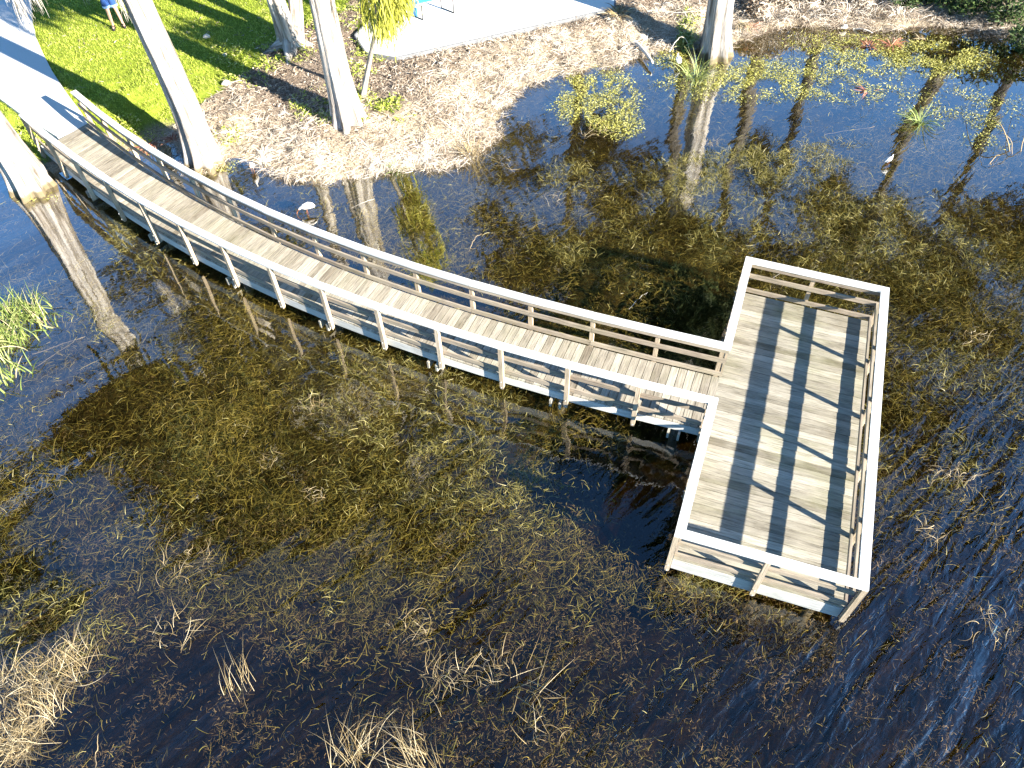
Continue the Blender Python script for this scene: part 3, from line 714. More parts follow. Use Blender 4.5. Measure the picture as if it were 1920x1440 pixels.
# cross beams, stringers and piles
beams = []
for j in range(0, min(len(FARP), len(NEARP))-2, 2):
    f, n_ = FARP[j] if j else lerp(FARP[0], FARP[1], .25), NEARP[j] if j else lerp(NEARP[0], NEARP[1], .25)
    f = f+(FARP[min(j+1, len(FARP)-1)]-FARP[j])*0.16; n_ = n_+(NEARP[min(j+1, len(NEARP)-1)]-NEARP[j])*0.16
    beams.append((n_, f))
for t in (0.05, 0.35, 0.65, 0.95): beams.append((lerp(A_, D_, t), lerp(B_, C_, t)))
for a, b in beams:
    d = (b-a)/np.linalg.norm(b-a); s_ = np.array([d[1], -d[0]])
    for w_ in (0.07, -0.11): k = MB(); k.board(a-d*0.075, b+d*0.075, s_, w_, w_+.04, 0.06, 0.235); k.build('cross_beam', MW['beam'], bw)
    for q in (a+d*0.28, b-d*0.28):
        k = MB(); k.tube([(*q, -1.0), (*q, 0.22)], 0.085, 12, 0.6); k.build('pile', MW['beam'], bw, True)

# ------------------------------------------------------------------ trees
def wood_tree(base, r, flare, H, z0=-0.35, lean=(0, 0), limbs=10, hb=6.0, crown_r=3.4, leaf_n=5200, name='cypress_tree', label='', flutes=7, moss=40, fork=None, group=None, barkmat='bark', leafmat='leaf', seed=0):
    R_ = random.Random(seed*17+3); rn = np.random.default_rng(seed+50)
    b = np.array(base[:2], float); t = empty(name, (b[0], b[1], max(0.0, float(base[2])))); tag(t, label, 'tree', group)
    ns = 72; colr = [R_.uniform(-1, 1) for _ in range(ns)]; colp = [R_.uniform(0, 6.28) for _ in range(ns)]; lv = np.concatenate([np.linspace(0, 1.6, 18), np.linspace(1.9, H, 26)])
    ph = [R_.uniform(0, 2*PI) for _ in range(6)]
    V, U = [], []
    ctr = lambda h: b+np.array(lean)*h+np.array([0.06*math.sin(h*0.7+ph[0]), 0.06*math.cos(h*0.6+ph[1])])*min(h/2, 1)
    zg = base[2]
    for h in lv:
        rad = r*(1-0.82*(h/H)**1.15)+ (flare-r)*math.exp(-h/0.55)
        c = ctr(h)
        for k in range(ns):
            an = 2*PI*k/ns
            fl = 1+(0.05+0.24*math.exp(-h/0.9))*math.sin(flutes*an+ph[2]+0.25*math.sin(3*an+ph[3]))+0.05*math.sin(3*an+ph[4]+h*0.3)+R_.uniform(-.008, .008)+0.05*math.sin(5*an+ph[5]+h*.5)+0.045*colr[k]*(0.65+0.35*math.sin(h*1.3+colp[k]))
            V.append((c[0]+rad*fl*math.cos(an), c[1]+rad*fl*math.sin(an), zg+z0+h)); U.append((h, an*r, seed))
    F = []
    for i in range(len(lv)-1):
        for k in range(ns):
            j = (k+1) % ns; F.append((i*ns+k, i*ns+j, (i+1)*ns+j, (i+1)*ns+k))
    k = MB(); k.V = V; k.U = U; k.T = [0.5]*len(V); k.F = [list(f) for f in F]
    tips = []
    for i in range(limbs):
        h = hb+(H-hb)*(i+R_.random())/limbs*0.93; az = R_.uniform(0, 2*PI)
        L = crown_r*(1-0.55*(h-hb)/(H-hb))*R_.uniform(0.7, 1.1); c = ctr(h); p = np.array([c[0], c[1], zg+z0+h]); pts = [p]; el = R_.uniform(0.15, 0.6)
        for s_ in range(5):
            az += R_.uniform(-.25, .25); el -= 0.12
            p = p+np.array([math.cos(az)*math.cos(el), math.sin(az)*math.cos(el), math.sin(el)])*L/5; pts.append(p)
        r0 = r*(1-0.82*(h/H))*0.38
        k.tube(pts, [r0*(1-0.8*q/5) for q in range(6)], 7)
        tips += [(pts[q], q) for q in (2, 3, 4, 5)]
    top = ctr(H); tips.append((np.array([top[0], top[1], zg+z0+H]), 5))
    k.build('trunk', MW[barkmat], t, True)
    # foliage sprays around the limbs
    per = max(1, int(leaf_n/len(tips))); P, T = [], []
    for p, q in tips:
        n = int(per*(0.5+0.18*q)); P.append(p+rn.normal(0, 1, (n, 3))*np.array([0.55, 0.55, 0.38])+np.array([0, 0, -0.15])); T.append(np.clip(rn.normal(0.5+0.25*R_.uniform(-1, 1), 0.2, n), 0, 1))
    P = np.concatenate(P); T = np.concatenate(T); n = len(P)
    v = ribbons(P, rn.uniform(0.2, 0.5, n), rn.uniform(0.08, 0.18, n), rn.uniform(0, 2*PI, n), rn.uniform(-1.2, 0.4, n), rn.uniform(-1.5, -0.2, n), 0, 2, T)
    mesh_np('crown', v[0], v[1], MW[leafmat], t, tint=v[2])
    if moss:
        P, Ls = [], []
        for _ in range(moss):
            p, q = R_.choice(tips); a = rn.normal(0, 0.2, (26, 3))*np.array([.55, .55, .2]); P.append(p+np.array([0, 0, -0.1])+a); Ls.append(rn.uniform(0.4, 1.5, 26))
        P = np.concatenate(P); Ls = np.concatenate(Ls); n = len(P)
        v = ribbons(P, Ls, rn.uniform(0.02, 0.05, n), rn.uniform(0, 2*PI, n), -1.35, -1.5, rn.normal(0, 1, n), 4)
        mesh_np('moss', v[0], v[1], MW['moss'], t, tint=v[2])
    return t
def moss_hang(t, px, py, z, L, n, spread, name='moss'):
    """strands of moss whose tip shows at (px,py) and height z"""
    n = n*3; p = W(px, py, z); o_ = rng.normal(0, 1, (n, 3))*np.array([spread, spread, 0.0]); u = rng.random(n)
    P = p+np.array([0, 0, L])+o_; P[:, 2] -= u*L*.6
    P[:, :2] -= o_[:, :2]*(u*.5)[:, None]
    v = ribbons(P, rng.uniform(.25, .4, n)*L*(1+.3*(1-u)), rng.uniform(0.008, 0.022, n), rng.uniform(0, 2*PI, n), rng.uniform(-1.5, -1.0, n), -1.55, rng.normal(0, 2.5, n), 6)
    return mesh_np(name, v[0], v[1], MW['moss'], t, tint=v[2])
T1 = wood_tree(W(62, 352), 0.34, 0.56, 17, lean=(-0.01, 0), hb=6.6, crown_r=4.0, seed=1, label='pale cypress standing in the water left of the boardwalk near the shore end', limbs=17, leaf_n=7500)
T2 = wood_tree(W(386, 308), 0.29, 0.52, 20, lean=(-0.012, 0), hb=7.0, crown_r=4.6, seed=2, label='pale cypress with flared foot in the water right behind the boardwalk rail', limbs=14, leaf_n=6500)
T3 = wood_tree(W(655, 228, .33), 0.285, 0.52, 21, lean=(-0.03, 0), hb=8.0, crown_r=5.0, seed=3, label='thick pale cypress on the bank with green weeds round its foot', limbs=15, leaf_n=7500)
def low_limb(t, start, end, n, spread, mat='moss', big=1.0):
    k = MB(); m_ = (start+end)/2+np.array([0, 0, .5]); k.tube([start, m_, end], [.10, .07, .025], 7); k.build('branch', MW['bark'], t, True)
    P, Ls = [], []
    for u in np.linspace(.3, 1.05, 7):
        c = start+(end-start)*u+np.array([0, 0, .25]); P.append(c+rng.normal(0, 1, (n, 3))*np.array([spread, spread, .25]))
    P = np.concatenate(P); m2 = len(P)
    v = ribbons(P, rng.uniform(.2, .7, m2), big*rng.uniform(.04, .09, m2), rng.uniform(0, 2*PI, m2), rng.uniform(-1.4, -.3, m2), -1.4, 0, 3); mesh_np('foliage', v[0], v[1], MW[mat], t, tint=v[2])
low_limb(T3, np.array([-4.2, 18.2, 6.4]), np.array([-3.0, 15.0, 6.2]), 260, .45); low_limb(T3, np.array([-4.2, 18.2, 7.0]), np.array([-4.6, 15.4, 6.6]), 200, .4)
low_limb(T2, np.array([-7.4, 16.3, 7.4]), np.array([-5.2, 14.8, 7.0]), 240, .45)
low_limb(T1, np.array([-11.3, 15.7, 5.4]), np.array([-10.2, 12.9, 6.3]), 320, .5, 'leaf', 1.7); low_limb(T1, np.array([-11.3, 15.7, 5.8]), np.array([-12.4, 13.0, 6.4]), 320, .5, 'leaf', 1.7); low_limb(T1, np.array([-11.3, 15.7, 6.6]), np.array([-9.6, 13.6, 7.2]), 320, .6, 'leaf', 1.7)
T4 = wood_tree(W(1343, 100, .05), 0.32, 0.53, 22, lean=(-0.05, 0), hb=7.0, crown_r=5.8, seed=4, label='pale cypress at the edge of the water with a grass tuft at its foot', limbs=18, leaf_n=11000)
T5 = wood_tree(W(545, 86, .36), 0.22, 0.36, 19, lean=(-0.03, 0), hb=9, crown_r=4.0, seed=5, label='forked pale tree on the lawn edge with spreading white roots', limbs=12, leaf_n=5000)
low_limb(T4, np.array([6.0, 20.7, 5.2]), np.array([5.5, 18.2, 5.2]), 330, .45, 'leaf', 1.8); low_limb(T4, np.array([6.0, 20.7, 6.4]), np.array([6.4, 17.6, 6.2]), 330, .55, 'leaf', 1.8); low_limb(T4, np.array([5.9, 20.7, 7.4]), np.array([5.0, 17.4, 7.0]), 330, .55, 'leaf', 1.8)
# second stem and roots of the forked tree
b5 = W(545, 86, .36); k = MB()
k.tube([b5+np.array([.15, .1, -.1]), b5+np.array([.32, .25, .9]), b5+np.array([.5, .4, 2.4]), b5+np.array([.7, .6, 6.0]), b5+np.array([.9, .8, 11])], [.2, .19, .17, .13, .05], 12)
k.build('stem', MW['bark'], T5, True)
for tx, ty in ((490, 104), (500, 96), (592, 86), (575, 96), (540, 122), (555, 110)):
    e = W(tx, ty, .36); k = MB(); mdl = lerp(b5, e, .5)
    k.tube([b5+np.array([0, 0, .22]), mdl+np.array([0, 0, .07]), e+np.array([0, 0, -.02])], [.22, .13, .04], 8); k.build('root', MW['bark'], T5, True)
for q in ((66, 72, 3.2, 1.9, 40, .05), (82, 40, 3.4, 1.6, 40, .09), (116, 9, 3.4, 1.2, 20, .05), (128, 6, 3.3, 1.2, 18, .05), (170, 14, 3.3, 1.2, 24, .05)): moss_hang(T1 if q[0] < 100 else T2, *q)
moss_hang(T2, 249, 55, 2.3, 1.5, 26, 0.05)
# cypresses behind the right bank and beside the frame: they show in the water as reflections
BEH = [(6.6, 26.0, 27, 7.5, 'tall cypress on dry ground behind the pale shoreline trunk'), (3.2, 30.5, 28, 7.5, 'tall cypress behind the bank whose trunk mirrors left of the middle of the pond'), (9.4, 27.0, 29, 10, 'tall cypress behind the right bank mirrored beside the pale shoreline trunk'),
       (12.6, 29.5, 31, 10, 'tall cypress farther back behind the right bank of dry grass'), (15.6, 26.0, 28, 9.5, 'tall cypress behind the dark shrubs on the right bank'), (20.0, 28.0, 29, 9, 'tall cypress second from the right behind the bank'), (24.5, 27.0, 29, 8, 'rightmost tall cypress behind the bank'),
       (-13.6, 27.5, 19, 8, 'tall cypress far back on the lawn behind the path'), (-18.0, 12.8, 15, 6, 'cypress on the left shore outside the left edge')]
for i, (x_, y_, H_, hb_, lab) in enumerate(BEH):
    wood_tree((x_, y_, 0.36), 0.25, 0.42, H_, hb=hb_, barkmat='bark_shade' if x_ > 0 else 'bark', crown_r=2.4 if x_ < -15 else 5.6, seed=20+i, label=lab, limbs=15 if x_ < 0 else 24, leaf_n=4000 if x_ < 0 else 15000, moss=20)
# sapling with drooping yellow-green foliage by the patio
s0 = W(679, 187, .3); s1 = W(690, 130, 1.2); s2 = W(702, 68, 2.2); s3 = W(706, 20, 3.0)
sp = empty('sapling', s0); tag(sp, 'thin leaning sapling with yellow-green drooping foliage beside the patio corner', 'tree')
k = MB(); k.tube([s0-np.array([0, 0, .1]), lerp(s0, s1, .5), s1, lerp(s1, s2, .5), s2, s3, s3+np.array([.1, .1, 1.6])], [.085, .07, .062, .056, .05, .04, .02], 9); k.build('trunk', MW['bark'], sp, True)
parts = []
for cx, cy, cz, n, sx, L in ((706, 0, 3.1, 240, .15, .9), (716, 14, 2.7, 260, .14, .8), (728, 0, 3.0, 240, .14, .7), (744, -10, 3.2, 150, .10, .6), (711, 34, 2.3, 120, .07, .5), (722, -30, 3.8, 260, .22, .9), (752, -25, 3.6, 160, .15, .6)):
    p = W(cx, cy, cz); P = p+rng.normal(0, 1, (n, 3))*np.array([sx, sx, .22])
    parts.append(ribbons(P, rng.uniform(.35, 1, n)*L, rng.uniform(.02, .045, n), rng.uniform(0, 2*PI, n), rng.uniform(-1.3, -.6, n), -1.5, rng.normal(0, .8, n), 4, np.clip(rng.normal(.6, .2, n), 0, 1)))
v = join_np(parts); mesh_np('crown', v[0], v[1], MW['droop'], sp, tint=v[2])

# ------------------------------------------------------------------ tufts, reeds, fronds
def tuft(name, p, n, L, w, mat, label, cat, p0=(0.7, 1.4), p1=(-0.9, 0.6), spread=0.06, group=None, nseg=7, curl=0.4, heading=None, hspread=PI):
    p = np.asarray(p, float); o_ = rng.normal(0, 1, (n, 3))*np.array([spread, spread, 0]); 
    hd = np.arctan2(o_[:, 1], o_[:, 0])+rng.normal(0, .7, n) if heading is None else heading+rng.uniform(-hspread, hspread, n)
    v = ribbons(o_, rng.uniform(.5, 1, n)*L, rng.uniform(.6, 1.3, n)*w, hd, rng.uniform(*p0, n), rng.uniform(*p1, n), rng.normal(0, curl, n), nseg, taper=.1)
    o = mesh_np(name, v[0], v[1], MW[mat], tint=v[2]); o.location = [float(q) for q in p]; return tag(o, label, cat, group)
tuft('grass_tuft', W(1725, 232), 55, 0.75, .022, 'tuft', 'bright green grass tuft standing in the weeds at the right', 'grass tuft', p0=(.3, 1.3), p1=(-1.1, .0))
tuft('grass_tuft', W(1306, 150), 90, 0.85, .018, 'tuft', 'pale green and straw grass tuft at the foot of the pale shoreline trunk', 'grass tuft', p0=(.7, 1.45), p1=(-.5, .9), spread=.14)
tuft('grass_tuft', W(884, 298), 110, 0.7, .014, 'dead', 'upright straw tuft at the tip of the dry bank', 'grass tuft', p0=(1.0, 1.5), p1=(-.6, 1.2), spread=.10)
tuft('grass_tuft', W(742, 322), 40, 0.5, .015, 'tuft', 'small spiky green tuft at the water edge of the dry bank', 'grass tuft', p0=(.4, 1.3), p1=(-.4, .7))
tuft('grass_tuft', W(1160, 30, .4), 60, 0.6, .03, 'dead', 'broad yellowing leaves beside the patio corner', 'grass tuft', p0=(.4, 1.2), p1=(-1.0, .1))
def reed_patch(pts, label, n=46, L=.66):
    P = np.concatenate([W(a, b)+rng.normal(0, 1, (n, 3))*np.array([.14, .14, 0]) for a, b in pts]); c = P.mean(0); m_ = len(P)
    v = ribbons(P-c, rng.uniform(.45, 1, m_)*L, rng.uniform(.014, .034, m_), 2.2+rng.normal(0, .9, m_), rng.uniform(.6, 1.3, m_), rng.uniform(-.6, .8, m_), rng.normal(0, .4, m_), 6, np.clip(rng.normal(.45, .28, m_), 0, 1), taper=.15)
    o = mesh_np('reed_clump', v[0], v[1], MW['reed'], tint=v[2]); o.location = c; tag(o, label, 'reeds')
reed_patch([(10, 600), (35, 590), (60, 585), (15, 640), (40, 640), (5, 670), (70, 600), (-30, 620), (25, 615), (-10, 650)], 'bright green reed clump in the water at the left edge')
reed_patch([(90, 614)], 'small reed sprig right of the bright green clump', 20, .4)
reed_patch([(15, 715), (28, 705), (0, 735), (-20, 710)], 'green reed clump below the larger one at the left edge', 18, .5)
def stalks(px, py, n, L, label, heading, hs=0.6, w=.0065, p0=(.2, 1.1), p1=(-1.4, .0), spread=.15, mat='dead'):
    tuft('dead_reed_clump', W(px, py), int(n*1.7)+3, L*1.12, w, mat, label, 'dead reeds', p0, p1, spread, heading=heading, hspread=hs, nseg=7, curl=.6)
def sprawl(px, py, n, L, label, heading, hs):
    c = W(px, py); r_ = L*.55; n = int(n*2.3)+12; a = rng.uniform(0, 2*PI, n); q = np.sqrt(rng.random(n))*r_
    P = np.stack([np.cos(a)*q*1.3, np.sin(a)*q, np.where(rng.random(n) < .35, -.06, rng.uniform(-.02, .07, n))], 1)
    kink = rng.random(n) < .4
    v = ribbons(P, rng.uniform(.2, 1.1, n)*L*.9, rng.uniform(.003, .0075, n), heading+rng.normal(0, hs*.8+.3, n), np.where(kink, rng.uniform(.5, 1.2, n), rng.uniform(-.05, .45, n)), np.where(kink, rng.uniform(-1.4, -.5, n), rng.uniform(-.5, .1, n)), rng.normal(0, 1.3, n), 8, np.clip(rng.beta(1.6, 1.8, n), 0, 1), taper=.4)
    o = mesh_np('dead_reed_clump', v[0], v[1], MW['dead'], tint=v[2]); o.location = [float(t) for t in c]; tag(o, label, 'dead reeds')
DEADS = [(95, 1270, 110, .6, 'tangle of dead straw reeds above the lower left corner', 1.9, 1.6), (140, 1240, 34, .6, 'dead reeds leaning left at the right side of the lower left tangle', 1.9, .7),
         (30, 1385, 260, .5, 'dense mound of bleached straw in the lower left corner', 1.5, 3.1), (85, 1340, 40, .6, 'bent bleached stalks above the lower left straw mound', 2.3, .6), (30, 1290, 90, .55, 'loose straw blades at the left edge above the mound', 1.4, 2.0),
         (455, 1285, 12, .75, 'single slim sheaf of dead reeds standing in dark water at the lower left', 1.9, .25), (660, 1425, 40, .75, 'arching dead reed clump at the bottom edge', 1.6, .9), (790, 1430, 34, .8, 'dead reed clump bent to the left at the bottom edge', 2.3, .7),
         (830, 1275, 26, .5, 'spidery dead stalks at the bottom centre', 1.2, 1.8), (915, 1250, 24, .5, 'dead stalks right of the spidery clump at the bottom centre', 2.2, 1.2), (985, 1290, 9, .7, 'few long straight dead stalks right of the bottom centre clumps', 0.2, 1.2),
         (1035, 1370, 6, .6, 'thin branching dead stalk trailing towards the bottom edge', 2.0, .5), (350, 1060, 22, .55, 'wreath of dead straw stalks floating at the left', 1.0, 1.4), (330, 1190, 18, .5, 'flattened dead stalks left of the slim reed sheaf', 0.9, 1.0),
         (765, 1180, 12, .5, 'forked dead stalk below the weed bed at centre', 1.2, 1.0), (500, 860, 8, .3, 'small white dead sprig on the weed bed', 0.4, 1.5), (585, 765, 8, .35, 'pale dead sprig in the olive weed', 1.5, 1.5), (590, 930, 8, .3, 'small pale sprig below the white one', 1.8, 1.2),
         (1790, 890, 24, .45, 'dead straw clump right of the platform', 1.5, 2.2), (1860, 1170, 14, .5, 'forked dead stalks at the lower right', 2.2, 1.4), (1745, 1000, 14, .35, 'small dead straw sprig right of the platform rail', 1.2, 1.8), (1830, 630, 14, .35, 'dry sprig in the weeds right of the platform', 1.5, 2.0),
         (1110, 250, 14, .5, 'dry stalks beside the yellow-green floating plant', 1.0, 1.5), (1040, 375, 10, .45, 'pale curled dead leaves on the weeds behind the handrail', 0.5, 1.5), (1330, 270, 10, .3, 'straw blades in the dark pool near the bright trunk reflection', 1.4, 1.0), (940, 305, 8, .5, 'white forked twig off the tip of the dry bank', -.6, .5)]
UPRIGHT = {'single slim', 'arching dea', 'dead reed c', 'bent bleach', 'few long st', 'dead reeds '}
for a in DEADS: (stalks if a[4][:11] in UPRIGHT else sprawl)(*a[:7])
def frond(px, py, z, n, L, label, mat='frond', hd=None):
    tuft('dead_frond', W(px, py, z), n, L, .02, mat, label, 'dead frond', (.0, .6), (-1.0, -.1), .05, heading=hd, hspread=.8 if hd is not None else PI, nseg=6)
frond(278, 276, .05, 40, .45, 'rust-red dead fronds in the shade between path and trunk')
frond(325, 262, .2, 24, .4, 'brown-red dead fronds beside the trunk behind the boardwalk')
frond(1628, 84, .05, 40, .4, 'left clump of salmon-red dead fronds in the far pond'); frond(1672, 84, .05, 46, .45, 'right clump of salmon-red dead fronds in the far pond')
frond(1625, 170, .0, 14, .5, 'reddish stems floating in the blue pond'); frond(1385, 45, .3, 34, .55, 'yellow-brown dead leaves right of the pale shoreline trunk', 'dead', -1.0)
frond(1410, 50, .25, 24, .35, 'small dark red plant at the foot of the right bank'); frond(1730, 72, .03, 26, .4, 'white bleached frond lying in the far pond', 'dead', 2.6); frond(720, 205, .3, 14, .3, 'small rust-red leaves right of the thick bank trunk')
def bent(px, py, px2, py2, hgt, r, label, mat='log', z=0.0, cat='stick', name='dead_stick', z2=None):
    a = W(px, py, z-.05); b = W(px2, py2, z if z2 is None else z2); c = (a+b)/2+np.array([0, 0, hgt]); k = MB()
    pts = [(1-t)**2*a+2*t*(1-t)*c+t*t*b+np.array([rng.normal(0, .008), rng.normal(0, .008), 0]) for t in np.linspace(0, 1, 11)]
    k.tube(pts, [r*(1-.55*t) for t in np.linspace(0, 1, 11)], 6); tag(k.build(name, MW[mat], None, True), label, cat)
bent(1893, 288, 1812, 228, .9, .014, 'tall arching brown stalk at the right edge', 'deadstalk'); bent(1898, 292, 1835, 272, .9, .008, 'thin arching stalk beside the tall brown one', 'deadstalk'); bent(1912, 288, 1898, 222, .9, .012, 'outermost arching stalk at the right edge', 'deadstalk')
bent(1852, 310, 1875, 292, .25, .010, 'short forked stick below the arching stalks', 'deadstalk'); bent(555, 340, 590, 326, .05, .010, 'bleached stick at the lower edge of the dry bank', z=.1)
bent(660, 390, 704, 372, .05, .007, 'thin pale twig floating on the trunk reflection'); bent(1190, 80, 1225, 118, .08, .07, 'thick bleached driftwood branch on the bank', z=.15, cat='driftwood', name='driftwood'); bent(1160, 98, 1180, 84, .08, .03, 'small curled driftwood piece left of the thick branch', z=.15, cat='driftwood', name='driftwood')
bent(1256, 96, 1292, 92, .75, .016, 'bleached arching frond stem left of the pale shoreline trunk', z=.1); bent(1600, 55, 1636, 62, .12, .03, 'white forked branch on the far waterline', z=.04, cat='driftwood', name='driftwood'); bent(1680, 48, 1700, 62, .05, .018, 'short curved white stick right of the far forked branch', z=.04)
bent(1855, 22, 1918, 24, .1, .02, 'grey straight branch in front of the dark shrubs', z=.5); bent(180, 1440, 184, 1375, .06, .008, 'straight brown stick near the lower left bottom edge', 'deadstalk'); bent(590, 770, 576, 735, .12, .007, 'upright pale twig in the olive weed', 'deadstalk')
bent(880, 470, 905, 440, .3, .006, 'thin dark stem standing in the weed behind the handrail', 'deadstalk'); bent(1545, 252, 1640, 238, .02, .006, 'long straw stick floating in the far pond', 'deadstalk'); bent(1180, 580, 1215, 548, .15, .006, 'pale dead stem between walkway and platform'); bent(1450, 520, 1500, 500, .1, .006, 'pale dead stem behind the platform rail')
bent(1355, 20, 1255, 24, .02, .01, 'thin pale twig on the shaded bank', z=.42); bent(180, 400, 240, 470, .0, .005, 'thin straw floating beside the boardwalk', 'deadstalk'); bent(60, 665, 158, 632, .02, .006, 'long straw lying from the reed clump', 'deadstalk'); bent(65, 690, 140, 640, .0, .005, 'second straw below the long one beside the reed clump', 'deadstalk')
# white debris stones on the bank
def pebble(px, py, z, r, label):
    k = MB(); p = W(px, py, z); n = 9
    k.tube([p+np.array([-r, 0, 0]), p+np.array([-r*.5, 0, r*.2]), p+np.array([0, .1*r, r*.3]), p+np.array([r*.6, 0, r*.2]), p+np.array([r, 0, 0])], [r*.15, r*.55, r*.7, r*.5, r*.12], n); tag(k.build('stone', MW['log'], None, True), label, 'stone')
pebble(388, 70, .4, .10, 'small pale stone on the lawn between two trunk shadows'); pebble(422, 105, .4, .08, 'pale stone on the lawn above the long trunk shadow'); pebble(425, 158, .38, .12, 'white stone at the edge of the lawn'); pebble(1583, 52, .05, .10, 'white stone on the far waterline')

# shrubs on the right bank
def shrub(px, py, z, rx, rz, n, label, mat='shrub'):
    p = W(px, py, z); t = empty('shrub', p); tag(t, label, 'shrub')
    d = rng.normal(0, 1, (n, 3)); d /= np.linalg.norm(d, axis=1)[:, None]; r_ = rng.uniform(.35, 1, n)**.6*(0.75+.5*vnoise(np.arctan2(d[:, 1], d[:, 0])*2+9, d[:, 2]*3+9, 1, int(px)))
    P = p+d*r_[:, None]*np.array([rx, rx, rz])+np.array([0, 0, rz*.75])
    v = ribbons(P, rng.uniform(.06, .16, n), rng.uniform(.03, .07, n), rng.uniform(0, 2*PI, n), rng.uniform(-.6, .8, n), rng.uniform(-.9, .3, n), 0, 2); mesh_np('foliage', v[0], v[1], MW[mat], t, tint=v[2])
    k = MB()
    for i in range(5):
        an = i*1.26; k.tube([p+np.array([0, 0, -.1]), p+np.array([math.cos(an)*rx*.3, math.sin(an)*rx*.3, rz*.6]), p+np.array([math.cos(an)*rx*.6, math.sin(an)*rx*.6, rz*1.2])], [.025, .018, .008], 6)
    k.build('stem', MW['dark'], t, True)
shrub(1800, 12, .3, .75, .5, 1700, 'dark leafy shrub on the right bank above the waterline'); shrub(1885, 28, .3, .8, .55, 1900, 'larger dark green shrub in the upper right corner'); shrub(1925, 90, .05, .6, .35, 900, 'low dark shrub at the right edge of the pond'); shrub(1730, -6, .35, .6, .5, 1200, 'dark shrub behind the dry grass at the top right')
shrub(1455, -4, .4, .7, .35, 900, 'low grey-brown shrub behind the dry grass right of the pale trunk', 'litter'); shrub(1283, 88, .05, .22, .25, 420, 'small bright green herb clump left of the pale shoreline trunk', 'tuft')
shrub(1530, -8, .35, .7, .3, 1100, 'brown brush behind the middle of the dry grass on the far bank', 'litter'); shrub(1610, -4, .35, .6, .32, 1000, 'brown brush between the dry grass and the dark shrubs', 'litter'); shrub(1415, 22, .3, .4, .25, 700, 'small brown brush right beside the pale shoreline trunk', 'litter'); shrub(1690, 8, .3, .45, .3, 800, 'dark low shrub among the dry grass left of the dark leafy shrub')
for i, (a, b, L_, lab) in enumerate([(1450, 34, .6, 'dry grass clump near the waterline right of the pale trunk'), (1500, 26, .75, 'tall dry grass clump left of centre on the far bank'), (1540, 20, .8, 'tall bleached grass clump in the middle of the far bank'), (1590, 24, .7, 'dry grass clump right of the tall bleached one'), (1640, 18, .85, 'tallest straw-coloured grass clump on the far bank'), (1690, 30, .6, 'low dry grass clump left of the dark shrubs'), (1400, 14, .6, 'dry grass clump just right of the pale trunk')]):
    tuft('dry_grass_clump', W(a, b, .25), 150, L_, .016, 'thatch', lab, 'dry grass', (.6, 1.4), (-1.3, .2), .18)

# ------------------------------------------------------------------ birds
def skin_mesh(name, verts, edges, radii, mat, parent, sub=2, root=0):
    me = bpy.data.meshes.new(name); me.from_pydata([tuple(map(float, v)) for v in verts], edges, []); o = link(name, me, mat, parent)
    md = o.modifiers.new('skin', 'SKIN'); md.use_smooth_shade = True
    for i, r_ in enumerate(radii):
        rr = r_ if isinstance(r_, tuple) else (r_, r_); me.skin_vertices[0].data[i].radius = rr
    me.skin_vertices[0].data[root].use_root = True
    s_ = o.modifiers.new('sub', 'SUBSURF'); s_.levels = sub; s_.render_levels = sub
    return o
def bird(px, py, z, hd, s, pose, label, mat='white', billmat='bill'):
    b = W(px, py, z); t = empty('wading_bird', b); tag(t, label, 'bird')
    c, q = math.cos(hd), math.sin(hd); P = lambda f, l, u: (b[0]+s*(f*c-l*q), b[1]+s*(f*q+l*c), b[2]+s*u)
    if pose == 'feed':
        sp_ = [(-.30, 0, .26), (-.20, 0, .29), (-.05, 0, .31), (.08, 0, .30), (.16, 0, .28), (.22, 0, .25), (.26, 0, .20)]; rr = [.02, .07, .105, .10, .055, .034, .036]; bl = [(.275, 0, .185), (.33, 0, .12), (.35, 0, .06), (.35, 0, .0)]
    else:
        sp_ = [(-.24, 0, .20), (-.14, 0, .26), (-.02, 0, .31), (.08, 0, .34), (.11, 0, .42), (.09, 0, .48), (.12, 0, .52)]; rr = [.02, .07, .10, .08, .035, .03, .036]; bl = [(.14, 0, .52), (.20, 0, .50), (.25, 0, .46), (.28, 0, .42)]
    skin_mesh('body', [P(*v_) for v_ in sp_], [(i, i+1) for i in range(6)], [r_*s for r_ in rr], MW[mat], t, root=2)
    k = MB(); k.tube([P(*v_) for v_ in bl], [.014*s, .011*s, .008*s, .004*s], 6); k.build('bill', MW[billmat], t, True)
    for sd in (-1, 1):
        k = MB(); k.tube([P(-.02, sd*.04, .25), P(.01, sd*.045, .12), P(-.01+.03*sd, sd*.045, -.12)], [.014*s, .008*s, .008*s], 6); k.build('leg', MW['leg'], t, True)
        kk = MB(); w_ = [(.06, .05, .34), (-.08, .09, .34), (-.22, .07, .30), (-.30, .03, .26)] if pose == 'feed' else [(.05, .06, .36), (-.04, .09, .30), (-.14, .07, .24), (-.24, .03, .19)]
        kk.tube([P(f, sd*l, u) for f, l, u in w_], [.03*s, .055*s, .045*s, .01*s], 8); kk.build('wing', MW[mat], t, True)
bird(577, 400, 0, math.radians(190), .66, 'feed', 'white ibis bending its head down to feed in the weeds behind the handrail')
bird(475, 322, 0, math.radians(-80), .6, 'stand', 'small white bird standing in the blue water below the dry bank', 'white')
bird(1664, 308, 0, math.radians(20), .5, 'stand', 'grey-white bird standing on the olive weed bed at the right', 'greyf', 'dark')
bird(1270, 122, 0, math.radians(100), .6, 'stand', 'white bird standing left of the pale green tuft by the shoreline trunk', 'white')

